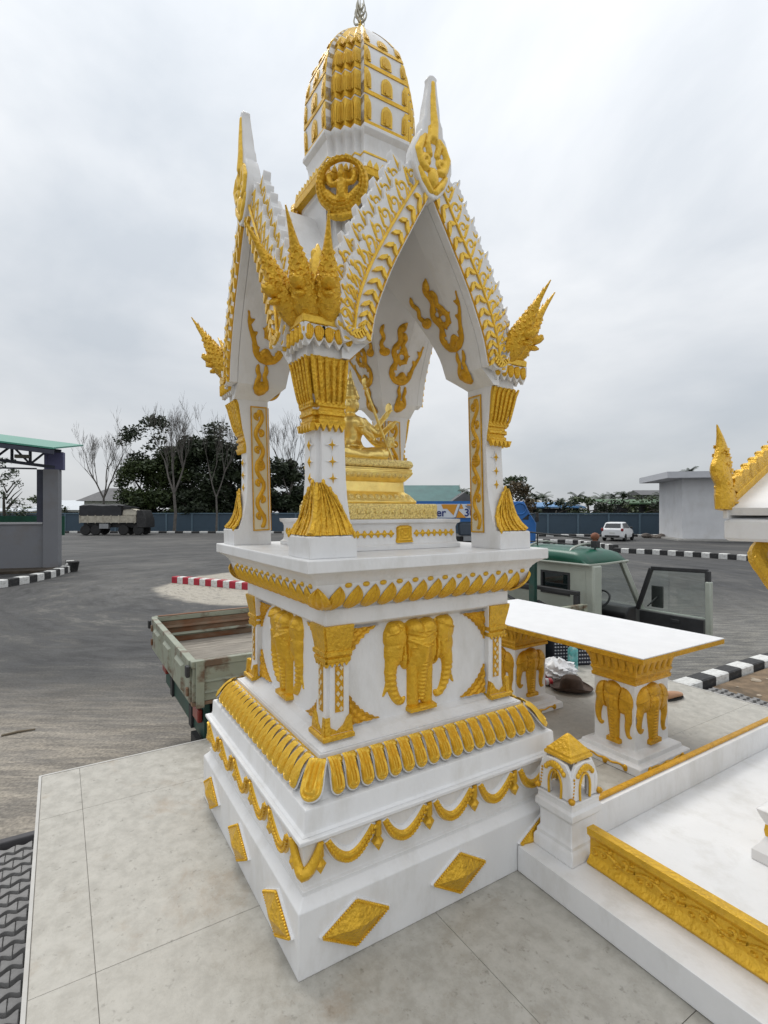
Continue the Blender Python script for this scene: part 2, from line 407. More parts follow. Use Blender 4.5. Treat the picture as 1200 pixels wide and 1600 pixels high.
# ---------------------------------------------------------------- grass-block paving beside the platform
PAVE = mat("paver_concrete", (.21, .205, .20), .85, var=.25, vscale=12, bump=.4, bscale=60)
SOIL = mat("dark_soil", (.030, .029, .026), .95, var=.5, vscale=40, bump=.6, bscale=60)
def paver_mesh(per, sp):
    ring0, ring1 = [], []; k = 12; pts = []
    for i in range(k + 1):
        u = i / k; pts.append((per * (u - .5), .5 * sp * (.34 + .60 * (.5 + .5 * math.cos(2 * PI * u)))))
    poly = [(x, y) for x, y in pts] + [(x, -y) for x, y in pts[::-1]]
    m = MB(); m.rings([[(x * .985, y * .985, 0) for x, y in poly], [(x * .985, y * .985, .05) for x, y in poly], [(x * .93, y * .9, .056) for x, y in poly]], False, True)
    return m.mesh("paver_block", PAVE, 35)
def paving(origin, nx, ny, per, sp, name_cells=True):
    M0 = Matrix.Translation((AX.x, AX.y, 0)) @ RZ(YAW) @ T(*origin)
    b = MB(); b.bx(-sp, nx * sp, -per, ny * per, .004, .03)
    base = structure("paved_strip", b, SOIL, M=M0)
    me = paver_mesh(per, sp)
    for i in range(nx):
        for j in range(ny):
            link("paver_block", me, base, T(i * sp + random.uniform(-.002, .002), (j + (.5 if i % 2 else 0)) * per, .012 + random.uniform(0, .004)) @ RZ(PI / 2 + random.uniform(-.02, .02)))
    return base
paving((-1.88, -2.25, 0), 17, 8, .096, .088)
k = MB(); k.bx(-2.02, -1.96, -2.6, -1.49, 0, .09)
tag(part("dark_kerb", k, mat("dark_kerb_stone", (.06, .058, .062), .8, var=.3), smooth=None, M=Matrix.Translation((AX.x, AX.y, 0)) @ RZ(YAW), bevel=.01), "low dark kerb strip at the left edge along the grass block paving", "kerb")
paving((-1.02, 5.45, 0), 30, 3, .096, .088)
bs = MB(); bs.bx(-1.10, 4, 5.76, 9.5, .004, .045)
structure("soil_bed", bs, mat("brown_soil", (.17, .12, .075), .95, var=.4, vscale=5, bump=.8, bscale=20, dark=(.06, .05, .035), dscale=3, damt=.8), M=Matrix.Translation((AX.x, AX.y, 0)) @ RZ(YAW))
DEB = MB()
for i in range(46):
    k_ = random.uniform(.4, 1.4); DEB.ell((0, 0, 0), (.05 * k_, .04 * k_, .02 * k_), 7, 5, M=T(random.uniform(-1.0, 1.2), random.uniform(5.9, 8.0), .05) @ RZ(random.uniform(0, 6)))
structure("soil_rubble", DEB, mat("rubble", (.36, .30, .23), .9, var=.3), None, 40, M=Matrix.Translation((AX.x, AX.y, 0)) @ RZ(YAW))['kind'] = "stuff"

# ---------------------------------------------------------------- painted kerbs
KW = mat("kerb_white", (.62, .62, .60), .7, var=.1, vscale=6, dark=(.22, .20, .17), dscale=5, damt=.6)
KB = mat("kerb_black", (.018, .018, .019), .7, var=.3, dark=(.10, .095, .085), dscale=5, damt=.5)
KR = mat("kerb_red", (.36, .012, .030), .6, var=.12, dark=(.20, .02, .03), dscale=6, damt=.4)
def kerb(label, pts, stone, h, wd, mats, first=0, name="painted_kerb"):
    pts = [Vector(p) for p in pts]; root = thing(name, label, "kerb", pts[0])
    me = []
    for m_ in mats:
        q = MB(); q.rings([[(0.006, -.5, 0), (.994, -.5, 0), (.994, .5, 0), (.006, .5, 0)], [(0.006, -.5, .9), (.994, -.5, .9), (.994, .5, .9), (.006, .5, .9)], [(0.02, -.42, 1), (.98, -.42, 1), (.98, .42, 1), (.02, .42, 1)]])
        me.append(q.mesh("kerb_stone", m_, 35))
    Ls = [0]
    for a, b in zip(pts, pts[1:]): Ls.append(Ls[-1] + (b - a).length)
    def P(s):
        s = min(max(s, 0), Ls[-1] - 1e-6)
        for i in range(len(pts) - 1):
            if s <= Ls[i + 1]: return pts[i].lerp(pts[i + 1], (s - Ls[i]) / (Ls[i + 1] - Ls[i]))
    n = max(1, round(Ls[-1] / stone)); st = Ls[-1] / n
    for i in range(n):
        a, b = P(i * st), P((i + 1) * st); d = b - a
        M = Matrix.Translation(a - pts[0]) @ RZ(math.atan2(d.y, d.x)) @ SCL(d.length, wd * random.uniform(.97, 1.03), h * random.uniform(.97, 1.03))
        link("kerb_stone", me[(i + first) % len(mats)], root, M)
    return root
kerb("red and white painted kerb on the pale sand behind the shrine", [G(273, 910), G(392, 921)], .26, .21, .24, [KR, KW], name="red_white_kerb")
kerb("black and white kerb curving round the grey shed at the left edge", [G(-60, 926), G(0, 918), G(40, 911), G(75, 903), G(103, 894), G(113, 888), G(108, 883)], .42, .24, .3, [KW, KB])
kerb("long black and white kerb in front of the flat roofed building", [G(960, 863), G(1020, 866), G(1100, 871), G(1185, 877), G(1300, 886)], .40, .26, .35, [KB, KW])
kerb("black and white kerb behind the green cab roof", [G(790, 850), G(850, 850.5), G(905, 852), G(962, 861)], .52, .36, .35, [KW, KB])
kerb("far black and white kerb running along the fence behind the lorry", [G(-40, 832.5), G(480, 833.2)], .9, .2, .4, [KW, KB])
kerb("far black and white kerb along the fence beyond the white car", [G(770, 838), G(1055, 838.5)], .7, .2, .4, [KB, KW])
kerb("short black and white kerb end turning by the soil bed and platform", [Lm(-1.26, 5.28), Lm(-1.25, 7.0), Lm(-1.22, 8.7), Lm(-1.15, 10.4)], .34, .14, .22, [KW, KB])
# ================================================================ the main shrine
SH = thing("spirit_shrine", "tall white and gold four arched shrine with tower roof on a stepped pedestal", "shrine", AX, YAW, scale=S)
def lean(p):                   # the upper storey stands slightly off the pedestal's centre
    t = min(max((p[2] - 2.27) / 2.3, 0), 1)
    return (p[0] - .010 - .020 * t, p[1] - .026 - .052 * t, p[2])
SIDES = [0, PI / 2, PI, 3 * PI / 2]
# ---- pedestal, bottom to top
part("plinth", MB().sq([(1.09, 0), (1.09, .365), (1.078, .378), (1.055, .40), (1.045, .415), (1.045, .432), (1.05, .44), (1.032, .448), (1.028, .47), (1.034, .56), (1.046, .66), (1.058, .70), (1.078, .712), (1.078, .738)]), WHITE, SH, 30, bevel=.006)
part("upper_plinth", MB().sq([(1.05, .739), (1.034, .752), (1.028, .768), (1.024, .862), (1.018, .872), (.985, .885), (.955, .91), (.92, .97), (.885, 1.03), (.87, 1.05), (.87, 1.052), (.858, 1.052), (.855, 1.078)]), WHITE, SH, 30, bevel=.005)
part("pedestal_body", MB().sq([(.84, 1.079), (.82, 1.088), (.775, 1.118), (.748, 1.13), (.722, 1.142), (.715, 1.16), (.715, 1.79), (.73, 1.805), (.765, 1.815), (.785, 1.83), (.785, 1.930), (.775, 1.940), (.772, 1.943), (.80, 1.952), (.846, 1.980), (.874, 2.015), (.892, 2.055), (.900, 2.095), (.902, 2.110), (.908, 2.116), (.918, 2.135), (.942, 2.160), (.972, 2.180), (.985, 2.187)]), WHITE, SH, 30, bevel=.004)
part("platform_slab", MB().sq([(.993, 2.188), (1.0, 2.192), (1.0, 2.262), (.996, 2.267)]), WHITE, SH, 30, bevel=.005)

# ---- pyramid diamonds on the plinth
dm = MB(); a, b = .215, .128
dm.rings([[(0, a, 0), (0, 0, b), (0, -a, 0), (0, 0, -b)][::-1], [(.022, a * .97, 0), (.022, 0, b * .97), (.022, -a * .97, 0), (.022, 0, -b * .97)][::-1], [(.030, a * .80, 0), (.030, 0, b * .80), (.030, -a * .80, 0), (.030, 0, -b * .80)][::-1], [(.062, .02, .0), (.062, 0, .015), (.062, -.02, 0), (.062, 0, -.015)][::-1]])
DM = dm.mesh("diamond", GOLDF, 20)
db = MB(); a, b = .230, .140
db.rings([[(-.002, a, 0), (-.002, 0, b), (-.002, -a, 0), (-.002, 0, -b)][::-1], [(.014, a, 0), (.014, 0, b), (.014, -a, 0), (.014, 0, -b)][::-1]])
rope = MB()
for k in range(4):
    p = [(.215, 0), (0, .128), (-.215, 0), (0, -.128)]; u, v = p[k], p[(k + 1) % 4]
    for i in range(16):
        t = (i + .5) / 16; rope.ell((.020, u[0] + (v[0] - u[0]) * t, u[1] + (v[1] - u[1]) * t), (.012, .0085, .0085), 6, 4)
DB = db.mesh("diamond_rim", WHITE, 20); RP = rope.mesh("rope_edge", GOLD, 50)
for A in SIDES:
    for y in (-.74, 0.03, .80):
        o = link("diamond", DM, SH, RZ(A) @ T(1.092, y, .195)); link("diamond_rim", DB, o); link("rope_edge", RP, o)

# ---- garlands under the ledge
def swag(y0, y1, top, sag, r):
    pts = []; n = 18
    for i in range(n):
        t = i / (n - 1); pts.append((y0 + (y1 - y0) * t, top - sag * (1 - (2 * t - 1) ** 2)))
    return pts
sp_ = .38
pts = swag(-.150, .150, .70, .145, .02)
mb = MB(); mbw = MB(); n = len(pts)
lift = lambda z: 1.034 + .030 * max(0, min(1, (z - .54) / .17))
rad = [.019 + .017 * math.sin(PI * i / (n - 1)) for i in range(n)]
mb.tube([(lift(z) + .010, y, z) for y, z in pts], rad, 8)
for i in range(40):            # little overlapping leaves along the swag
    t = (i + .5) / 40; k = min(int(t * (n - 1)), n - 2); f = t * (n - 1) - k
    y = pts[k][0] + (pts[k + 1][0] - pts[k][0]) * f; z = pts[k][1] + (pts[k + 1][1] - pts[k][1]) * f; r = rad[k]
    an = math.atan2(pts[k + 1][1] - pts[k][1], pts[k + 1][0] - pts[k][0])
    mb.ell((0, 0, 0), (.010, .016, .011), 6, 4, M=T(lift(z) + .012 + r * .8, y + (-1) ** i * .4 * r * -math.sin(an), z + (-1) ** i * .4 * r * math.cos(an)) @ RX(an + (-1) ** i * .5))
mbw.tube([(lift(z) - .014, y, z + .006) for y, z in pts], [q + .014 for q in rad], 8)
SW = mb.mesh("garland", GOLD, 45); SWW = mbw.mesh("garland_rim", WHITE, 45)
pe = MB(); pe.prism([(-.016, .70), (.016, .70), (.020, .62), (.012, .61), (.036, .575), (.0, .525), (-.036, .575), (-.012, .61), (-.020, .62)], 0, .032)
pe.rings([[(.031, -.014, .69), (.031, .014, .69), (.031, .016, .62), (.031, -.016, .62)], [(.040, -.004, .69), (.040, .004, .69), (.040, .004, .62), (.040, -.004, .62)]])
pe.rings([[(.031, .03, .575), (.031, 0, .603), (.031, -.03, .575), (.031, 0, .535)][::-1], [(.048, .004, .575), (.048, 0, .58), (.048, -.004, .575), (.048, 0, .57)][::-1]])
PEN = pe.mesh("pendant", GOLD, 25)
cp = MB(); cq = []          # corner swag, wrapping the corner
for i in range(15):
    t = i / 14; z = .705 - .16 * (1 - (2 * t - 1) ** 2); q = lift(z) + .010; d = 2 * t - 1
    if d < 0: cq.append((q + .004, -(1.05 + d * .10) - (0 if d < -.1 else .012), z))
    else: cq.append((1.05 - d * .10 + (.012 if d < .1 else 0), -q - .004, z))
cq = []
for i in range(17):
    d = -1 + 2 * i / 16; z = .705 - .165 * (1 - d * d); q = lift(z) + .012
    s = abs(d) * .125
    cq.append((q, -(q - s), z) if d <= 0 else (q - s, -q, z))
cp.tube(cq, [.018 + .018 * math.sin(PI * i / 16) for i in range(17)], 8)
CSW = cp.mesh("corner_garland", GOLD, 45)
for A in SIDES:
    for i in range(5):
        o = link("garland", SW, SH, RZ(A) @ T(0, (i - 2) * sp_, 0)); link("garland_rim", SWW, o)
    for i in range(6):
        link("pendant", PEN, SH, RZ(A) @ T(1.040, (i - 2.5) * sp_, 0))
    link("corner_garland", CSW, SH, RZ(A))

# ---- lotus petals round the foot of the pedestal (each a carved tongue with a white rim)
def tongue(hw, ln, bul, rid=.006, nt=17, nv=34):   # root at v=0, rounded tip at v=-ln
    def wf(v):
        d = -v - (ln - hw); base = hw * (.80 + .20 * min(1, -v / (ln * .6)))
        return base if d <= 0 else base * math.sqrt(max(0, 1 - (d / hw) ** 2))
    def hf(t, v, w_):
        d = -v - (ln - hw); rr = math.hypot(t * w_ / hw, max(0, d) / hw)         # 0 on the spine, 1 on the rim
        return bul * math.sqrt(max(0, 1 - min(rr, 1) ** 2.2)) + rid * math.cos(rr * 3.0 * 2 * PI * .75) * (1 - rr ** 6) * min(1, -v / .03)
    return leafgrid(wf, hf, 0, -ln, nv, nt)
slope_lo = math.atan2(.99 - .868, 1.055 - .885)       # lean of the petal band
def bend_lo(mb, amt):
    mb.v = [(x + amt * math.sin(PI * min(1, max(0, -z / .215))) + .020 * max(0, -z / .215 - .55), y, z) for x, y, z in mb.v]; return mb
PET = bend_lo(tongue(.041, .208, .024, .0085), .030).mesh("lotus_petal", GOLDT, 50)
PETR = bend_lo(tongue(.0440, .2125, .010, 0, 11, 22), .026).mesh("petal_rim", WHITE, 50)
CPET = bend_lo(tongue(.066, .235, .026, .010), .014).mesh("corner_petal", GOLDT, 50)
CPETR = bend_lo(tongue(.070, .240, .012, 0, 11, 22), .012).mesh("petal_rim", WHITE, 50)
BUD = relief(lambda U, V: np.maximum(h_ell(U, V, (0, -.022), (.030, .030), .026) + .004 * np.cos(V * 500), 0) * (h_ell(U, V, (0, -.022), (.030, .030), 1) > 0), -.032, .032, -.055, .012, 13, 13).mesh("petal_bud", GOLDT, 50)
npet = 17
for A in SIDES:
    for i in range(npet):
        y = (i - (npet - 1) / 2) * .1035
        fan = y / .9 * .16
        M = RZ(A) @ T(.872, y * .955, 1.058) @ RX(fan * .6) @ RY(-slope_lo)
        o = link("lotus_petal", PET, SH, M @ T(.010, 0, 0)); link("petal_rim", PETR, o, T(-.010, 0, 0))
        if i < npet - 1: link("petal_bud", BUD, SH, RZ(A) @ T(.874, (y + .0517) * .955, 1.053) @ RY(-slope_lo))
    M = RZ(A) @ T(.868, -.868, 1.06) @ RZ(-PI / 4) @ RY(-math.atan2(.17, .17))
    o = link("corner_petal", CPET, SH, M @ T(.0, 0, 0)); link("petal_rim", CPETR, o, T(-.010, 0, 0))
GL = MB().sq([(.862, 1.040), (.884, 1.042), (.884, 1.054), (.862, 1.056)])
part("gold_fillet", GL, GOLD, SH, 30)

# ---- egg shaped petals under the slab
OV = smoothline([(.786, 1.947), (.806, 1.954), (.848, 1.980), (.876, 2.015), (.894, 2.055), (.902, 2.100)], 40); _os = [0]
for _a, _b in zip(OV, OV[1:]): _os.append(_os[-1] + math.hypot(_b[0] - _a[0], _b[1] - _a[1]))
LO = _os[-1]
def on_ovolo(h, y, v):
    v = min(max(v, 0), LO); g_ = lambda q: (float(np.interp(q, _os, [p[0] for p in OV])), float(np.interp(q, _os, [p[1] for p in OV])))
    a_ = g_(max(v - .01, 0)); c_ = g_(min(v + .01, LO)); p = g_(v); dx, dz = c_[0] - a_[0], c_[1] - a_[1]; L_ = math.hypot(dx, dz)
    return (p[0] + dz / L_ * h, y, p[1] - dx / L_ * h)
def egg_w(v):                  # full round leaf, rounded below and drawn to a point above
    t = v / (LO * .97)
    return .0605 * (math.sqrt(max(0, 1 - ((t - .42) / .42) ** 2)) if t < .42 else max(0, 1 - ((t - .42) / .58) ** 2.2))
eg = leafgrid(egg_w, lambda t, v, w_: .002 + .013 * min(1, w_ / .03) * math.sqrt(max(0, 1 - t * t)) + .0036 * math.cos(abs(t) * 12.5) * (1 - t ** 8) * min(1, w_ / .02), 0, LO * .97, 30, 23, skew=.10)
eg.v = [on_ovolo(*p) for p in eg.v]; EGG = eg.mesh("lotus_leaf", GOLD, 55)
CHIP = relief(lambda U, V: h_ell(U, V, (0, 0), (.022, .014), .014), -.026, .026, -.016, .016, 11, 9).mesh("leaf_bud", GOLD, 50)
for A in SIDES:
    for i in range(13):
        y = (i - 6) * .1255
        link("lotus_leaf", EGG, SH, RZ(A) @ T(0, y - .008, 0)); link("leaf_bud", CHIP, SH, RZ(A) @ T(.902, y + .070, 2.096))
    link("lotus_leaf", EGG, SH, RZ(A) @ RZ(-PI / 4) @ SCL(1.405, 1.25, 1) @ T(0, -.012, 0))

# ---- three-headed elephants
def elephant_h(U, V):
    A_ = np.abs(U); mx_ = np.maximum
    H = h_ell(U, V, (0, .51), (.120, .125), .085)
    H = mx_(H, h_ell(A_, V, (.050, .580), (.072, .066), .092))                        # twin forehead domes
    H = mx_(H, h_ell(U, V, (0, .40), (.090, .15), .085))
    H = mx_(H, h_ell(A_, V, (.185, .540), (.098, .105), .060))                        # side heads
    H = mx_(H, h_ell(A_, V, (.215, .590), (.050, .055), .070))
    H = mx_(H, h_ell(A_, V, (.190, .440), (.085, .110), .056)); H = mx_(H, h_ell(A_, V, (.118, .43), (.045, .13), .045))
    H = mx_(H, h_line(A_, V, smoothline([(.210, .42), (.228, .30), (.215, .19), (.180, .105), (.145, .080), (.125, .100)], 16), [.050 - .0024 * i for i in range(16)], 1.0))
    H = mx_(H, h_line(A_, V, [(.235, .27), (.258, .19), (.282, .145)], [.018, .014, .005], 1.4))           # tusks
    H = mx_(H, h_line(A_, V, [(.052, .36), (.056, .20), (.056, .06)], [.050, .043, .042], .95))           # forelegs
    H = mx_(H, h_line(U, V, [(0, .45), (0, .30), (0, .17), (0, .09)], [.062, .046, .034, .026], 1.75))      # middle trunk
    H = mx_(H, h_line(A_, V, [(.055, .35), (.080, .27), (.088, .215)], [.018, .013, .005], 3.2))          # middle tusks
    H = mx_(H, .060 * ((A_ < .108) & (V > 0) & (V < .040)))
    on = H > 0
    det = .006 * np.cos((V - .25 * A_) * 190) * (np.abs(V - .545) < .028) * (A_ < .12)
    det = det + .0055 * np.cos(V * 230) * (V < .34) * (A_ < .028) + .004 * np.cos(V * 170) * (V < .30) * (A_ > .15)
    det = det + h_ell(A_, V, (.072, .455), (.017, .009), .016) + h_ell(A_, V, (.190, .470), (.015, .008), .014)
    det = det + .010 * (np.abs(V - (.505 + .45 * (A_ - .1))) < .007) * (A_ < .115) + .009 * (np.abs(V - (.60 - .4 * (A_ - .16))) < .006) * (A_ > .14)
    det = det - .022 * (np.abs(A_ - .122 - .05 * (V - .5)) < .0055) * (V > .33) - .014 * (np.abs(A_ - .155 + .1 * (V - .4)) < .005) * (V > .34) * (V < .47)
    return np.where(on, np.maximum(H + det, .004), 0)
ELE = relief(elephant_h, -.29, .29, 0, .655, 88, 98).mesh("elephant_relief", GOLD, 60)
for A in SIDES:
    link("elephant_relief", ELE, SH, RZ(A) @ T(.714, -.015, 1.148) @ SCL(1, 1.08, 1))

# ---- corner pilasters with gold capitals and feet
def lobed_corner(wd, hg, ripple=30):
    def f(U, V):
        u = U / wd; v = V / hg
        edge = 1 - (np.clip(u, 0, None) ** .74 + np.clip(v, 0, None) ** .74) - .035 * np.cos(22 * (u - v))
        return np.where((edge > 0) & (u >= 0) & (v >= 0), .014 + .006 * np.cos(edge * ripple) + .010 * np.sqrt(np.clip(edge, 0, 1)), 0)
    return f
CRN = relief(lobed_corner(.235, .215, 22), 0, .24, 0, .22, 44, 40).mesh("corner_leaf", GOLDO, 50)
for A in SIDES:
    for sy in (-1, 1):
        y = sy * .592
        link("corner_leaf", CRN, SH, RZ(A) @ T(.7145, y, 1.160) @ SCL(1, -sy, 1))
        link("corner_leaf", CRN, SH, RZ(A) @ T(.7145, y, 1.785) @ SCL(1, -sy, -1.0))
def pil_ring(w1, w0, z, s=.022):   # square with a nicked outer corner
    return [(w0, -w0, z), (w0, -w1, z), (w1 - s, -w1, z), (w1 - s, -w1 + s, z), (w1, -w1 + s, z), (w1, -w0, z)][::-1]
def pil(prof, s=.022):
    m = MB(); m.rings([pil_ring(a, b, z, s) for a, b, z in prof]); return m
for A in SIDES:
    p = pil([(.80, .60, 1.119), (.80, .60, 1.14), (.772, .60, 1.17), (.762, .605, 1.25), (.762, .605, 1.60), (.765, .60, 1.62), (.785, .58, 1.8285)])
    po_ = part("pilaster", p, WHITE, SH, 30, M=RZ(A), bevel=.003)
    c = MB(); c.rings([pil_ring(a, b, z, .012) for a, b, z in [(.770, .605, 1.585), (.778, .600, 1.60), (.778, .600, 1.618), (.770, .604, 1.622), (.786, .595, 1.64), (.786, .595, 1.662), (.776, .60, 1.668), (.780, .597, 1.70), (.792, .592, 1.76), (.801, .588, 1.815), (.801, .588, 1.8295)]])
    part("capital", c, GOLDF, po_, 30)
    fr = MB()
    for face in (0, 1):
        for i in range(5):
            yy = .612 + i * .034; tri = [(yy, 1.592), (yy + .034, 1.592), (yy + .017, 1.565)]
            if face == 0: fr.prism([(-q, z) for q, z in tri], .762, .777)
            else: fr.prism([(q, z) for q, z in tri], .762, .777, M=RZ(-PI / 2))
    for face in (0, 1):
        for i in range(0):
            yy = .612 + i * .021
            if face == 0: fr.tube([(.7795, -yy, 1.675), (.785, -yy, 1.72), (.797, -yy, 1.775), (.805, -yy, 1.81)], .007, 5)
            else: fr.tube([(yy, -.7795, 1.675), (yy, -.785, 1.72), (yy, -.797, 1.775), (yy, -.805, 1.81)], .007, 5)
    part("leaf_fringe", fr, GOLD, po_, 40, kind="stuff")
    ft = MB(); ft.rings([pil_ring(a, b, z, .004) for a, b, z in [(.812, .590, 1.1195), (.812, .590, 1.142), (.800, .594, 1.150)]])
    for face in (0, 1):
        tri = [(.590, 1.150), (.800, 1.150), (.790, 1.262), (.772, 1.25), (.745, 1.19), (.700, 1.165), (.655, 1.19), (.625, 1.235), (.604, 1.25)]
        if face == 0: ft.prism([(-q, z) for q, z in tri], .755, .790)
        else: ft.prism([(q, z) for q, z in tri], .755, .790, M=RZ(-PI / 2))
    part("gold_foot", ft, GOLDF, po_, 30)
    for face in (0, 1):
        pn = MB(); tri = [(.648, 1.275), (.706, 1.275), (.706, 1.565), (.648, 1.565)]
        Mf = Matrix() if face == 0 else RZ(-PI / 2)
        q = [(-a_, z) for a_, z in tri] if face == 0 else tri
        pn.prism(q, .7625, .7675, M=Mf)
        part("pilaster_panel", pn, GOLDO, po_, 30)
        ds = MB()
        for i in range(9):
            z = 1.295 + i * .0325; yc = .677 + (.011 if i % 2 else -.011); yc = -yc if face == 0 else yc
            ds.prism([(yc - .013, z), (yc, z - .017), (yc + .013, z), (yc, z + .017)], .765, .773, M=Mf)
        part("pilaster_flowers", ds, CREAM, po_, 30, kind="stuff")
# ================================================================ columns
def cpart(name, mb, m, parent, smooth=30, bevel=0, kind=None, A=0):
    mb.v = [tuple(RZ(A) @ Vector(p)) for p in mb.v] if A else mb.v
    return part(name, mb.deform(lean), m, parent, smooth, bevel=bevel, kind=kind)
def lplace(name, me, parent, M):
    p = M.to_translation(); q = lean(p); r = lean((p.x, p.y, p.z + .3)); kx, ky = (r[0] - q[0]) / .3, (r[1] - q[1]) / .3
    return link(name, me, parent, T(*q) @ RY(kx) @ RX(-ky) @ T(-p.x, -p.y, -p.z) @ M)
IN = .605
def cring(w1, z, s=.03, w0=IN): return [(w0, -w0, z), (w0, -w1, z), (w1 - s, -w1, z), (w1 - s, -w1 + s, z), (w1, -w1 + s, z), (w1, -w0, z)][::-1]
star = MB()
sp4 = []
for k in range(8):
    r = .040 if k % 2 == 0 else .013; sp4.append((r * math.sin(k * PI / 4) * .9, r * math.cos(k * PI / 4) * 1.1))
st_ = MB(); n = len(sp4); st_.v = [(0, y, z) for y, z in sp4] + [(.020, 0, 0)]; st_.f = [(i, (i + 1) % n, n) for i in range(n)]
STAR = st_.mesh("star", GOLD, None)
sw_ = MB(); sw_.v = [(0, y * 1.45, z * 1.3) for y, z in sp4] + [(.012, 0, 0)]; sw_.f = [(i, (i + 1) % n, n) for i in range(n)]
STARW = sw_.mesh("star_rim", WHITE, None)
# vine scroll panel for the jambs
def vine_h(U, V):
    H = np.zeros_like(U); wv = []
    for i in range(61):
        v = .02 + i / 60 * .96; wv.append((.030 * math.sin(v * 2 * PI * 3.5), v))
    H = h_line(U, V, wv, .0165, .9)
    for k in range(7):
        v = .02 + .96 * ((k + .5) / 7); s = 1 if k % 2 == 0 else -1
        H = np.maximum(H, h_line(U, V, spiral((-s * .014, v + .026), .026, -PI / 2, .95, 14, .25, -s), [.0135 - .0005 * i for i in range(14)], .9))
        H = np.maximum(H, h_line(U, V, [(s * .03, v - .01), (s * .040, v + .03)], [.010, .003], 1.0))
    H = np.maximum(H, h_ell(U, V, (0, .53), (.042, .05), .018) + .004 * np.cos(V * 300) * (np.abs(V - .53) < .04) * (np.abs(U) < .03))
    H = np.maximum(H, h_ell(U, V, (0.01, .965), (.024, .03), .015))
    return np.where((np.abs(U) < .052) & (V > .012) & (V < .988), H, 0)
VINE = relief(vine_h, -.055, .055, 0, 1, 34, 230).mesh("vine_scroll", GOLDO, 60)
pf = MB()
for (a, b, c, d) in ((-.071, -.062, -.014, 1.014), (.062, .071, -.014, 1.014), (-.062, .062, -.014, -.004), (-.062, .062, 1.004, 1.014)): pf.bx(0, .008, a, b, c, d)
FRAME = pf.mesh("panel_frame", GOLDO, None)
pb = MB(); pb.bx(-.002, .0035, -.062, .062, -.004, 1.004); PBACK = pb.mesh("panel_ground", CREAM, None)
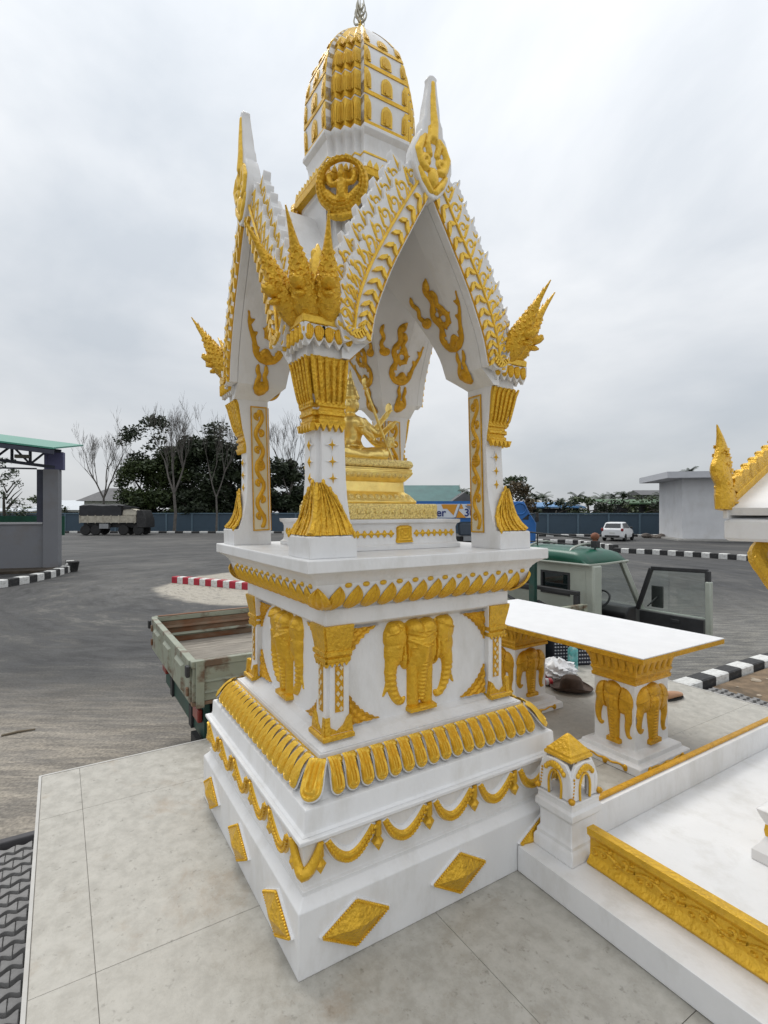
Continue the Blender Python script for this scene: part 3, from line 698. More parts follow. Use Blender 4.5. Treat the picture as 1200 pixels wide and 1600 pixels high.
# carved capital / foot details
def heart_h(U, V):
    d = 1 - np.abs(U) / np.maximum(.030 * np.sqrt(np.clip(1 - ((V - .0) / np.where(V > 0, .03, .062)) ** 2, 0, 1)), 1e-5)
    return np.where((d > 0) & (V < .03), .010 + .012 * np.sqrt(np.clip(d, 0, 1)) + .003 * np.cos(d * 12), 0)
HEART = relief(heart_h, -.032, .032, -.062, .03, 21, 29).mesh("heart_drop", GOLD, 50)
ht = MB(); ht.prism([(-.043, .035), (.043, .035), (.040, -.03), (0, -.092), (-.040, -.03)], -.02, .008); HEARTW = ht.mesh("drop_tooth", WHITE, 30)
for A in SIDES:
    col = cpart("column", MB().rings([cring(w_, z, s) for w_, z, s in [(.925, 2.268, .004), (.925, 2.392, .004), (.915, 2.40, .004), (.885, 2.402, .03), (.845, 2.50, .03), (.816, 2.62, .03), (.802, 2.75, .03), (.796, 3.02, .03), (.802, 3.12, .03), (.83, 3.25, .03), (.855, 3.45, .03), (.868, 3.485, .03), (.868, 3.565, .03), (.876, 3.575, .03), (.898, 3.585, .004), (.898, 3.655, .004)]]), WHITE, SH, 30, .004, A=A)
    # flared gold foot: two leaf shaped faces and the nick between
    ft = MB()
    prof = [(2.405, .908, .004), (2.45, .876, .010), (2.51, .850, .026), (2.57, .836, .050), (2.63, .826, .080), (2.68, .820, .112), (2.725, .815, .150)]
    for face in (0, 1):
        rows = []
        for z, w_, cut in prof:
            a = -(w_ - .012); b = -(IN + .010) - cut * 1.05
            rows.append([(w_ + .010 + .006 * math.cos(i / 12 * 2 * PI * 3.5 + z * 25), a + (b - a) * i / 12, z) for i in range(13)])
        if face == 1: rows = [[(-y, -x, z) for x, y, z in r][::-1] for r in rows]
        ft.rings(rows, False, False, False)
        edge = [r[-1] if face == 0 else r[0] for r in rows]; ft.tube(edge, [.012] * 5 + [.009, .005], 6)
        for q_ in (2, 4, 6, 8, 10):   # carved veins
            ft.tube([(Vector(r[q_]) + Vector(((.006, 0, 0) if face == 0 else (0, -.006, 0)))) for r in rows], [.006, .006, .006, .006, .005, .004, .003], 5)
        for k in range(7):      # curling leaf tips along the outer edge
            e_ = Vector(edge[min(k, 6)]); ft.ell(tuple(e_), (.013, .013, .024), 7, 5)
    ft.tube([(w_ - .006, -(w_ - .006), z) for z, w_, c in prof], [.026, .025, .024, .023, .022, .02, .012], 7)
    cpart("gold_foot", ft, GOLDF, col, 50, A=A)
    cap = MB(); cz = [(3.085, 0.819), (3.10, 0.825), (3.118, 0.825), (3.124, 0.815), (3.14, 0.815), (3.146, 0.829), (3.166, 0.829), (3.172, 0.819), (3.19, 0.819), (3.196, 0.831), (3.215, 0.833), (3.225, 0.825), (3.28, 0.839), (3.36, 0.855), (3.43, 0.868), (3.478, 0.883), (3.486, 0.877)]
    cap.rings([cring(w_, z, .034, IN + .006) for z, w_ in cz])
    for face in (0, 1):
        for i in range(6):
            y = -(IN + .018 + i * .036); pts_ = []
            for z, w_ in ((3.222, 0.823), (3.25, 0.835), (3.30, 0.845), (3.37, 0.859), (3.44, 0.873), (3.482, 0.891)): pts_.append((w_ + .004, y - (w_ - .823) * (i / 5) * .9, z))
            if face: pts_ = [(-p[1], -p[0], p[2]) for p in pts_]
            cap.tube(pts_, [.008, .012, .014, .015, .014, .008], 6)
            cap.ell(pts_[0], (.014, .014, .020), 6, 4)
    cpart("capital", cap, GOLDF, col, 40, A=A)
    tz = MB()
    for face in (0, 1):
        for i in range(5):
            y0 = IN + .004 + i * .043; tri = [(y0, 3.090), (y0 + .043, 3.090), (y0 + .0215, 3.045)]
            if face == 0: tz.prism([(-q, z) for q, z in tri], .790, .824)
            else: tz.prism([(q, z) for q, z in tri], .815, .850, M=RZ(-PI / 2))
    cpart("capital_teeth", tz, GOLD, col, 30, A=A, kind="stuff")
    pl = MB().rings([cring(w_, z, .004, IN + .004) for w_, z in [(.912, 3.656), (.926, 3.662), (.929, 3.70), (.919, 3.712)]]); cpart("gold_plate", pl, GOLDT, col, 30, .003, A=A)
    for face in (0, 1):
        Mf = RZ(A) if face == 0 else RZ(A - PI / 2)
        for i in range(5):
            y = IN + .02 + i * .066; y = -y if face == 0 else y
            w_ = lplace("drop_tooth", HEARTW, col, Mf @ T(.910, y, 3.62)); link("heart_drop", HEART, w_, T(.004, 0, 0))
        for z in (2.755, 2.86, 2.965):
            y = IN + .092; y = -y if face == 0 else y
            o = lplace("star", STAR, col, Mf @ T(.8015, y, z)); link("star_rim", STARW, o, T(-.0015, 0, 0))
    # jamb panels on the two faces that look at the openings
    for Mj in (RZ(A) @ T(.690, -IN + .0035, 2.40) @ RZ(PI / 2) @ SCL(1, 1, 1.03), RZ(A) @ T(IN - .0035, -.690, 2.40) @ RZ(PI) @ SCL(1, 1, 1.03)):
        o = lplace("jamb_panel", PBACK, col, Mj); link("vine_scroll", VINE, o, T(.003, 0, 0)); link("panel_frame", FRAME, o)
    # corner block that carries the springing of the arches
    cb = MB().rings([cring(.925, z, .03, w0) for z, w0 in ((3.577, .47), (3.64, .46), (3.66, .46))]); 

# ================================================================ arched gables
inn = smoothline([(.485, 3.60), (.440, 3.80), (.318, 4.09), (.158, 4.385), (0, 4.66)], 15)
outc = smoothline([(.615, 3.60), (.572, 3.85), (.450, 4.14), (.240, 4.50), (0, 4.89)], 15)
spn = smoothline([(.606, 3.49), (.580, 3.515), (.530, 3.56), (.485, 3.60)], 8)
def zprof(y):                  # outer roof height over |y|
    ys_ = [p[0] for p in outc][::-1]; zs_ = [p[1] for p in outc][::-1]; return float(np.interp(abs(y), ys_, zs_)) - .05
flame_w = [(-.08, 0), (.085, 0), (.095, .05), (.085, .10), (.10, .13), (.078, .165), (.048, .168), (.032, .19), (.008, .192), (.0, .235), (-.018, .265), (-.035, .225), (-.062, .20), (-.058, .162), (-.088, .14), (-.076, .10), (-.096, .07), (-.086, .03)]
flame_w = smoothline(flame_w + [flame_w[0]], 44)[:-1]
fw = MB(); fw.prism(flame_w, -.030, .022)
FLW = fw.mesh("crest_flame", WHITE, 30)
def flame_in(U, V):
    H = h_line(U, V, [(-.034, .112), (-.032, .155), (-.018, .235)], [.010, .015, .003], .8)
    H = np.maximum(H, h_line(U, V, [(-.058, .008), (-.052, .095)], [.008, .011], .8))
    H = np.maximum(H, h_line(U, V, [(.008, .008), (.002, .06)] + spiral((.038, .095), .038, PI * .95, .95, 14, .22, -1), [.010, .010] + [.0115 - .0004 * i for i in range(14)], .8))
    H = np.maximum(H, h_line(U, V, [(-.022, .008), (-.020, .085)], [.007, .009], .8))
    H = np.maximum(H, h_line(U, V, [(.050, .012), (.075, .030)], [.009, .011], .8)); H = np.maximum(H, h_ell(U, V, (.078, .125), (.013, .022), .012))
    return H
FLG = relief(flame_in, -.10, .10, 0, .245, 44, 54).mesh("gold_inlay", GOLDT, 50)
# gable finial
fin = [(0, -.20), (.045, -.185), (.085, -.14), (.135, -.06), (.160, .02), (.158, .09), (.130, .16), (.105, .22), (.088, .235), (.082, .30), (.062, .34), (.055, .42), (.040, .50), (.030, .585), (.036, .610), (.018, .620), (0, .628)]
finp = fin + [(-y, z) for y, z in fin[::-1][1:-1]]
def finial_h(U, V):
    s = np.sign(U); A_ = np.abs(U)
    H = h_line(U, V, [(0, .20), (.012, .30), (0, .40), (0, .57)], [.034, .028, .022, .012], .9)
    H = np.maximum(H, h_line(A_, V, spiral((.058, .035), .045, -PI / 2, 1.05, 16, .2, 1), [.025 - .0008 * i for i in range(16)], .9))
    H = np.maximum(H, h_line(A_, V, [(.10, .02), (.118, .09), (.088, .16), (.062, .21)], [.020, .026, .021, .006], .9))
    H = np.maximum(H, h_line(A_, V, [(.03, .09), (.048, .15), (.022, .21), (.035, .27)], [.021, .022, .016, .006], .9))
    H = np.maximum(H, h_line(A_, V, [(.02, -.15), (.07, -.09), (.11, -.03)], [.018, .022, .012], .9))
    H = np.maximum(H, h_ell(U, V, (0, -.06), (.040, .065), .028))
    return H
FING = relief(finial_h, -.15, .15, -.2, .6, 46, 110).mesh("gold_inlay", GOLDT, 50)
# gold serpents for the soffits and spandrels
def fins(H, U, V, line, r, every=3, ln=.030, sgn=1):
    for i in range(2, len(line) - 2, every):
        dx, dy = line[i + 1][0] - line[i - 1][0], line[i + 1][1] - line[i - 1][1]; L_ = math.hypot(dx, dy) or 1
        nx, ny = -dy / L_ * sgn, dx / L_ * sgn; p = line[i]
        H = np.maximum(H, h_line(U, V, [(p[0] + nx * r * .5, p[1] + ny * r * .5), (p[0] + nx * (r + ln * .6) + dx / L_ * .012, p[1] + ny * (r + ln * .6) + dy / L_ * .012)], [.012, .002], .7))
    return H
def groove(H, U, V, line, r): return np.where(H > 0, np.maximum(H - .6 * h_line(U, V, line, r), .003), 0)
def serpent_h(U, V):
    ln = smoothline([(-.02, .47), (-.058, .42), (-.03, .34), (-.075, .26), (-.03, .17), (-.062, .10), (-.02, .03), (.06, .015), (.12, .06), (.145, .15), (.185, .24), (.20, .33)], 46)
    H = h_line(U, V, ln, [.006, .014] + [.021] * 30 + [.019 - .0012 * i for i in range(14)], .7)
    H = np.maximum(H, h_ell(U, V, (-.03, .445), (.026, .032), .024)); H = np.maximum(H, h_line(U, V, [(-.03, .46), (-.005, .485)], [.016, .003], .8))
    H = np.maximum(H, h_line(U, V, [(.0, .02), (.05, .075), (.10, .03)], [.016, .026, .014], .7))
    return groove(fins(H, U, V, ln, .020, 4), U, V, ln, .005)
def serpent2_h(U, V):
    ln = spiral((.0, .075), .056, PI, .92, 26, .80, 1); l2 = smoothline([(.02, .135), (-.022, .19), (-.005, .25), (-.05, .30)], 16)
    H = h_line(U, V, ln, [.022] * 20 + [.019, .017, .015, .012, .009, .005], .7)
    H = np.maximum(H, h_line(U, V, l2, [.021] * 12 + [.024, .022, .014, .004], .7))
    return groove(fins(fins(H, U, V, ln, .021, 4, .026, -1), U, V, l2, .02, 4), U, V, ln, .005)
def urn_h(U, V):
    A_ = np.abs(U)
    H = h_ell(U, V, (0, .055), (.048, .06), .018)
    H = np.maximum(H, h_line(A_, V, smoothline([(.045, .06), (.040, .11), (.020, .16), (.036, .20), (.030, .25)], 14), [.014] * 12 + [.010, .003], .8))
    H = np.maximum(H, h_line(U, V, [(0, -.01), (0, .02)], [.004, .02], .8))
    return H
def tail_h(U, V):
    H = h_ell(U, V, (0, .04), (.07, .045), .020) + .003 * np.cos(U * 260) * (h_ell(U, V, (0, .04), (.07, .045), 1) > 0)
    H = np.maximum(H, h_line(U, V, smoothline([(-.02, .06), (-.07, .12), (-.05, .19), (-.10, .26), (-.085, .33)], 16), [.022] * 14 + [.012, .003], .7))
    return H
XI, XO = .69, .915           # wall inner and outer planes
def curve_at(c, t):
    u = t * (len(c) - 1); k = min(int(u), len(c) - 2); f = u - k
    return (c[k][0] + (c[k + 1][0] - c[k][0]) * f, c[k][1] + (c[k + 1][1] - c[k][1]) * f)
_vl = smoothline([(.60, 3.45), (.56, 3.53), (.485, 3.60), (.440, 3.80), (.318, 4.09), (.158, 4.385), (0, 4.66)], 60); _vs = [0]
for _a, _b in zip(_vl, _vl[1:]): _vs.append(_vs[-1] + math.hypot(_b[0] - _a[0], _b[1] - _a[1]))
def on_vault(x, v, h, s):      # arc length v up the vault curve, height h proud of it
    v = min(max(v, 0), _vs[-1] - 1e-4); y = float(np.interp(v, _vs, [p[0] for p in _vl])); z = float(np.interp(v, _vs, [p[1] for p in _vl]))
    y2 = float(np.interp(min(v + .02, _vs[-1]), _vs, [p[0] for p in _vl])); z2 = float(np.interp(min(v + .02, _vs[-1]), _vs, [p[1] for p in _vl])); L_ = math.hypot(y2 - y, z2 - z) or 1
    ny, nz = -(z2 - z) / L_, (y2 - y) / L_
    return (x, s * (y + ny * h), z + nz * h)
for A in SIDES:
    for s in (-1, 1):
        # spandrel wall under and behind the bargeboard
        poly = [(s * y, z) for y, z in spn[1:]] + [(s * y, z) for y, z in inn[1:]] + [(s * y, z) for y, z in outc[::-1]] + [(s * .66, 3.55)]
        poly = [(s * .606, 3.49)] + poly + [(s * .66, 3.49)]
        m = MB(); m.prism(poly, XI, XO - .02)
        wl = cpart("arch_wall", m, WHITE, SH, 30, A=A)
        # bargeboard
        poly = [(s * y, z) for y, z in inn] + [(s * y, z) for y, z in outc[::-1]]
        m = MB(); m.prism(poly, XO - .018, XO + .045)
        bb = cpart("bargeboard", m, WHITE, SH, 30, .003, A=A)
        m = MB(); m.tube([(XO + .05, s * (y - .000), z) for y, z in [curve_at(outc, .02 + .95 * i / 20) for i in range(21)]], .010, 6)
        cpart("gold_line", m, GOLDT, bb, 40, A=A)
        m = MB(); m.tube([(XO + .047, s * (y + .014), z + .004) for y, z in [curve_at(inn, .02 + .95 * i / 20) for i in range(21)]], .007, 6)
        cpart("gold_line", m, GOLDO, bb, 40, A=A)
        # herringbone leaves along the board
        ch = MB(); nl = 14
        for i in range(nl):
            t = .03 + .90 * i / (nl - 1)
            a = Vector(curve_at(inn, t)); b = Vector(curve_at(outc, t)); mid = a.lerp(b, .48); ac = (b - a).normalized()
            tg = (Vector(curve_at(inn, min(t + .04, 1))) - Vector(curve_at(inn, max(t - .04, 0)))).normalized(); wd = (b - a).length
            for q in (-1, 1):
                p0 = mid + tg * .030; p1 = mid + ac * (q * wd * .38) - tg * .026; nrm = (p1 - p0).normalized(); sd_ = Vector((-nrm.y, nrm.x)) * .0125
                quad = [p0 + sd_ * .9, p0 - sd_ * .9, p0.lerp(p1, .6) - sd_ * 1.1, p1, p0.lerp(p1, .6) + sd_ * 1.1]
                ch.prism([(s * v.x, v.y) for v in quad], XO + .044, XO + .066)
        cpart("herringbone_leaves", ch, GOLDT, bb, 30, A=A, kind="stuff")
        # upturned tail at the foot of the board
        crv = smoothline([(.535, 3.74), (.55, 3.66), (.60, 3.625), (.66, 3.65), (.70, 3.72)], 12)
        m = MB(); lo, hi = [], []
        for i, (y, z) in enumerate(crv):
            wv = .065 * (1 - .75 * i / 11); lo.append((s * (y - wv * .4), z - wv)); hi.append((s * (y + wv * .2), z + wv * .9))
        m.prism(lo + hi[::-1], XO + .0, XO + .058)
        tl = cpart("board_tail", m, WHITE, bb, 30, .003, A=A)
        m = MB()
        for i in range(7):
            y, z = crv[i + 2]; wv = .055 * (1 - .75 * (i + 2) / 11)
            m.prism([(s * (y - .012), z - wv * .8), (s * (y + .004), z - wv * .8), (s * (y + .026), z + .003), (s * (y + .004), z + wv * .8), (s * (y - .012), z + wv * .8), (s * (y + .010), z)], XO + .055, XO + .075)
        cpart("tail_leaves", m, GOLDT, bb, 30, A=A, kind="stuff")
        # flames of the crest
        nf = 13
        for row in (0, 1):
            for i in range(nf - row):
                t = .03 + .86 * (i + .5 * row) / (nf - 1); y, z = curve_at(outc, t)
                y2, z2 = curve_at(outc, min(t + .05, 1)); y1, z1 = curve_at(outc, max(t - .05, 0))
                nx_, nz_ = (z2 - z1), -(y2 - y1); L_ = math.hypot(nx_, nz_); an = math.atan2(nx_, nz_) * (.30 + .12 * row)
                k_ = (.86 + .08 * (i % 2)) * (1 - .12 * row); off = -.012 + .088 * row
                M = RZ(A) @ T(XO + .014 - .030 * row, s * (y + nx_ / L_ * off), z + nz_ / L_ * off - .025) @ RX(-s * an) @ SCL(1, s * k_ * .92, k_ * 1.05)
                o = lplace("crest_flame", FLW, bb, M); link("gold_inlay", FLG, o, T(.0195, 0, 0))
    # gable finial
    m = MB(); m.prism(finp, -.055, .045)
    FN = m.deform(lambda p: (p[0] if p[0] > 0 else .045 + (p[0] - .045) * (1 - .45 * max(0, (p[2] - .15) / .5)), p[1], p[2])).mesh("gable_finial", WHITE, 30)
    o = lplace("gable_finial", FN, SH, RZ(A) @ T(XO + .030, 0, 4.825)); b_ = o.modifiers.new("bevel", 'BEVEL'); b_.width = .010; b_.segments = 2; b_.limit_method = 'ANGLE'
    link("gold_inlay", FING, o, T(.0455, 0, 0))
    # mitred vault: outer roof and plastered inside
    for nm, crv, x1, off, mtl in (("roof_shell", outc, XI + .002, -.05, WHITE), ("vault_ceiling", [(.606, 3.49), (.580, 3.515), (.530, 3.56)] + inn, XI + .0, .002, WHITE2)):
        line = [(-y, z) for y, z in crv] + [(y, z) for y, z in crv[::-1][1:]]
        v = []; f = []
        for y, z in line: v += [(max(abs(y) * (1.0) + .0, .0), y, z + off), (max(x1, abs(y) + .002), y, z + off)]
        for i in range(len(line) - 1): f.append((2 * i, 2 * i + 1, 2 * i + 3, 2 * i + 2))
        m = MB(); m.v = v; m.f = f
        cpart(nm, m, mtl, SH, 40, A=A)
    # gold serpents and flame urns laid on the slopes of the vault
    for s in (-1, 1):
        for nm, hf, dims, x0, v0, k_ in (("flame_urn", urn_h, (-.07, .07, -.02, .27, 22, 40), .70, .10, 1.05), ("serpent_relief", serpent_h, (-.13, .23, -.02, .5, 54, 78), .62, .38, 1.15), ("coiled_serpent", serpent2_h, (-.11, .11, -.02, .34, 36, 56), .66, .56, .95), ("leaf_tail", tail_h, (-.14, .09, -.02, .36, 30, 44), .44, .62, .8)):
            mb = relief(hf, *dims); mb.v = [on_vault(x0 + (u * k_ if nm != "coiled_serpent" else u * k_ - .02), v0 + v * k_, h * 1.1 + .004, s) for h, u, v in mb.v]
            if s > 0: mb.f = [f[::-1] for f in mb.f]
            cpart(nm, mb, GOLDO, SH, 50, A=A)
# ================================================================ serpent heads at the four corners
def naga():
    b = MB()
    path = smoothline([(-.10, 0, -.03), (.0, 0, .0), (.07, 0, .05), (.125, 0, .12), (.185, 0, .20), (.25, 0, .29), (.36, 0, .425)], 22)
    rad = [.055, .066, .075, .082, .085, .086, .086, .084, .082, .080, .076, .070, .064, .058, .051, .044, .037, .030, .023, .016, .010, .004]
    b.tube(path, rad, 10)
    # snout, brow and jaw looking outwards
    b.ell((0, 0, 0), (.075, .046, .034), 9, 6, M=T(.185, 0, .095) @ RY(-.15)); b.ell((0, 0, 0), (.055, .036, .020), 9, 6, M=T(.165, 0, .045) @ RY(.35))
    for s in (-1, 1):
        b.ell((.165, s * .048, .140), (.026, .018, .022), 7, 5); b.ell((.235, s * .018, .115), (.018, .014, .014), 6, 4)
    # overlapping flame scales, ring upon ring
    for i in range(3, 17):
        p = Vector(path[i]); d = (Vector(path[min(i + 1, 21)]) - Vector(path[i - 1])).normalized(); x = Vector((0, 1, 0)); y = d.cross(x)
        nk = 8 if i < 14 else 5
        for k in range(nk):
            a = 2 * PI * (k + .5 * (i % 2)) / nk; o = math.cos(a) * x + math.sin(a) * y; r = rad[i]
            c = p + o * r * .86; tip = c + d * (.046 if i < 15 else .034) + o * (.001 if i < 12 else -.004); wv = (d.cross(o)) * r * .40
            b.add([c - wv, c + wv, c + o * .015 + d * .016, tip], [(0, 2, 3), (1, 3, 2), (0, 1, 2), (0, 3, 1)])
    # jagged crest on the back
    for i in range(6, 20):
        p = Vector(path[i]); d = (Vector(path[min(i + 1, 21)]) - Vector(path[i - 1])).normalized(); o = Vector((-d.z, 0, d.x)); r = rad[i]
        c = p + o * r * .7; tip = c + o * (.040 - .0015 * i) + d * .048; e_ = Vector((0, .010, 0))
        b.add([c - d * .03 - e_, c - d * .03 + e_, c + d * .03 + e_, c + d * .03 - e_, tip], [(0, 1, 4), (1, 2, 4), (2, 3, 4), (3, 0, 4)])
    return b
NAGA = naga().mesh("serpent_head", GOLDF, 45)
nb = MB(); nb.tube(smoothline([(-.10, 0, -.03), (-.02, 0, .10), (.0, 0, .24), (.02, 0, .40), (.01, 0, .52)], 12), [.06, .085, .095, .09, .085, .08, .07, .06, .05, .04, .025, .008], 9)
for i in range(28):
    a = i * 2.4; z = .06 + i * .015; r = .085 - .0016 * i
    nb.ell((0, 0, 0), (.014, .024, .034), 6, 4, M=T(.0 + r * math.cos(a), r * math.sin(a), z) @ RZ(a))
NBACK = nb.mesh("serpent_hood", GOLDT, 45)
for A in SIDES:
    for da, el, sc_f, off in ((0, .06, 1.04, (.085, 0)), (-.52, .0, 1.05, (.05, -.085)), (.42, .10, 1.0, (.05, .085))):
        M = RZ(A) @ T(.775, -.775, 3.745) @ RZ(-PI / 4) @ T(off[0], off[1], 0) @ RZ(da) @ RY(-el) @ SCL(sc_f)
        lplace("serpent_head", NAGA, SH, M)
    lplace("serpent_hood", NBACK, SH, RZ(A) @ T(.72, -.72, 3.72) @ RZ(-PI / 4))

# ================================================================ the tower
NT = 4
def plan(w_, a, z):           # square with redented corners
    s = (w_ - a) / NT; q = []
    for k in range(4):
        c, sn = [(1, 0), (0, 1), (-1, 0), (0, -1)][k]
        pts_ = [(w_, -a), (w_, a)]
        for i in range(1, NT):
            pts_ += [(w_ - i * s, a + (i - 1) * s), (w_ - i * s, a + i * s)]
        pts_ += [(a, a + (NT - 1) * s)]
        for x, y in pts_: q.append((x * c - y * sn, x * sn + y * c, z))
    return q
AR = .48
def tw(prof, cap0=True, cap1=True): return MB().rings([plan(w_, w_ * AR, z) for w_, z in prof], cap0, cap1)
m = tw([(.405, 4.2), (.405, 4.93), (.415, 4.95), (.43, 4.96), (.43, 5.02), (.475, 5.03)], False, True)
m.v = [(x, y, zprof(min(abs(x), abs(y))) - .03 if z == 4.2 else z) for x, y, z in m.v]
cpart("tower_foot", m, WHITE, SH, 30)
cpart("gold_cornice", tw([(.462, 5.0), (.480, 5.004), (.486, 5.05), (.478, 5.06)]), GOLD, SH, 30)
m = tw([(.450, 5.055), (.445, 5.08), (.425, 5.085), (.405, 5.13), (.392, 5.15), (.392, 5.205), (.386, 5.21), (.380, 5.27), (.382, 5.30), (.395, 5.36), (.418, 5.385), (.424, 5.395), (.424, 5.42)])
cpart("tower_neck", m, WHITE, SH, 30, .002)
cpart("gold_line", tw([(.384, 5.222), (.390, 5.222), (.390, 5.236), (.384, 5.236)], False, False), GOLDT, SH, 30)
TP = [(5.42, .402), (5.55, .409), (5.75, .410), (5.88, .402), (5.98, .388), (6.06, .368), (6.13, .342), (6.20, .306), (6.27, .262), (6.33, .216), (6.38, .174), (6.43, .128), (6.47, .088), (6.50, .054), (6.52, .024)]
def tw_w(z): return float(np.interp(z, [a for a, b in TP], [b for a, b in TP]))
cpart("tower_body", MB().rings([plan(b, b * AR, a) for a, b in TP]), WHITE, SH, 30)
ROWS = [(5.425, 5.635), (5.65, 5.845), (5.86, 6.035), (6.05, 6.20)]
def corner_strip(z0, z1, off, k, n=4):
    mb = MB()
    if True:
        rings = []
        for i in range(n + 1):
            z = z0 + (z1 - z0) * i / n; w_ = tw_w(z) + off; P_ = plan(w_, tw_w(z) * AR, z); m_ = len(P_) // 4
            seg = P_[k * m_ + 1:(k + 1) * m_] + [P_[((k + 1) * m_) % len(P_)]]
            # start a little way round the corner so the gold reaches onto the flat faces
            c, sn = [(1, 0), (0, 1), (-1, 0), (0, -1)][k]; a_ = tw_w(z) * AR * .82
            s0 = (w_ * c - a_ * sn, w_ * sn + a_ * c, z); s1 = (a_ * c - w_ * sn, a_ * sn + w_ * c, z)
            rings.append([s0] + seg + [s1])
        mb.rings(rings, False, False, False)
    return mb
arch = [(-.5, 0), (.5, 0), (.5, .55), (.42, .78), (.25, .92), (0, 1.0), (-.25, .92), (-.42, .78), (-.5, .55)]
m = MB(); m.prism(arch, 0, 1); ARCH = m.mesh("arch_niche", GOLDT, 25)
m = MB(); m.prism([(y * .68, z * .72 + .1) for y, z in arch], 0, 1)
m.prism([(-.16, .0), (.16, .0), (.12, .34), (0, .46), (-.12, .34)], 1, 1.6); ARCHI = m.mesh("niche_figure", GOLD, 25)
for ri, (z0, z1) in enumerate(ROWS):
    for k in range(4): cpart("gold_corner", corner_strip(z0, z1, .006, k), GOLDT, SH, 30)
    cpart("gold_band", MB().rings([plan(tw_w(z) + .007, tw_w(z) * AR, z) for z in (z0, z0 + .030)], True, True), GOLD, SH, 30)
    h_ = (z1 - z0) - .05; zc = z0 + .044
    sl = math.atan2(tw_w(z0) - tw_w(z1), z1 - z0)
    for A in SIDES:
        w_ = tw_w(zc)
        for y, wd in ((0, .105 * w_ / .43), (-.172 * w_ / .43, .05), (.172 * w_ / .43, .05)):
            M = RZ(A) @ T(w_ + .0015, y, zc) @ RY(-sl) @ SCL(.007, wd, h_ * .92)
            if y == 0 or ri < 4:
                o = lplace("arch_niche", ARCH, SH, M); link("niche_figure", ARCHI, o, T(.6, 0, 0))
        s_ = w_ * (1 - AR) / NT
        if ri < 5:
            for i in range(1, NT):
                for q in (0, 1):
                    xx, yy = (w_ - i * s_, w_ * AR + (i - .5) * s_)
                    M = RZ(A) @ (T(xx + .006, yy, zc) if q == 0 else T(yy, xx + .006, zc) @ RZ(PI / 2)) @ RY(-sl) @ SCL(.006, s_ * .80, h_ * .95)
                    o = lplace("arch_niche", ARCH, SH, M); link("niche_figure", ARCHI, o, T(.5, 0, 0))
for k in range(4): cpart("gold_corner", corner_strip(6.215, 6.45, .005, k, 8), GOLDT, SH, 30)
m = MB().lathe([(.030, 6.50), (.036, 6.515), (.030, 6.535), (.016, 6.55), (.012, 6.60)], 10); cpart("spire_knob", m, GOLDT, SH, 40)
tri_ = MB(); tri_.tube([(0, 0, 6.55), (0, 0, 6.68), (0, 0, 6.79)], [.011, .010, .003], 6)
for zt, sz in ((6.58, .062), (6.635, .050), (6.69, .036)):
    for k in range(4):
        a = k * PI / 2 + .5; c, s = math.cos(a), math.sin(a)
        tri_.tube(smoothline([(0, 0, zt), (c * sz * .7, s * sz * .7, zt + .01), (c * sz, s * sz, zt + .045), (c * sz * .85, s * sz * .85, zt + .085)], 7), [.009, .009, .009, .008, .007, .005, .003], 5)
cpart("spire_trident", tri_, SILVER, SH, 40)
# small leaf tips along the cornice
tip = MB(); tip.prism([(-.024, 0), (.024, 0), (.016, .028), (0, .055), (-.016, .028)], -.006, .012); TIP = tip.mesh("cornice_leaf", GOLDT, 30)
for A in SIDES:
    for i in range(8): lplace("cornice_leaf", TIP, SH, RZ(A) @ T(.474, (i - 3.5) * .054, 5.055))
    s_ = .476 * (1 - AR) / NT
    for i in range(1, NT):
        lplace("cornice_leaf", TIP, SH, RZ(A) @ T(.474 - i * s_, .476 * AR + (i - .5) * s_, 5.055)); lplace("cornice_leaf", TIP, SH, RZ(A) @ T(.476 * AR + (i - .5) * s_, .474 - i * s_, 5.055) @ RZ(PI / 2))
# winged roundel on each corner
def roundel_h(U, V):
    r = np.sqrt(U ** 2 + V ** 2); an = np.arctan2(V, U)
    low = np.clip(.5 - V / .19, 0, 1)
    wd = .030 + .055 * low; d = np.abs(r - (.168 - wd * .5)) / (wd * .5)
    H = np.where(d < 1, .030 * np.sqrt(np.clip(1 - d * d, 0, 1)) + .006 * np.cos((r - .1) * 300) + .004 * np.cos(an * 34), 0)
    H = np.maximum(H, h_ell(U, V, (0, -.02), (.034, .075), .040)); H = np.maximum(H, h_ell(U, V, (0, .055), (.026, .030), .045))
    H = np.maximum(H, h_line(U, V, [(0, .075), (0, .125)], [.018, .003], 1.5))
    A_ = np.abs(U)
    H = np.maximum(H, h_line(A_, V, smoothline([(.02, .02), (.065, .01), (.085, .05), (.07, .085)], 12), [.016] * 10 + [.010, .004], 1.2))
    H = np.maximum(H, h_line(A_, V, [(.02, -.07), (.05, -.11), (.085, -.12)], [.022, .018, .010], 1.2))
    H = np.maximum(H, h_line(A_, V, [(.10, -.03), (.06, -.07), (.03, -.09)], [.016, .020, .016], 1.3))
    H = np.maximum(H, h_line(A_, V, [(.0, -.185), (.05, -.18), (.09, -.165)], [.026, .022, .012], 1.0))
    return H
RDL = relief(roundel_h, -.20, .20, -.22, .20, 70, 72).mesh("winged_roundel", GOLDF, 50)
for A in SIDES:
    lplace("winged_roundel", RDL, SH, RZ(A) @ T(.352, -.352, 4.94) @ RZ(-PI / 4) @ RY(.10) @ SCL(1.2, 1.18, 1.18))
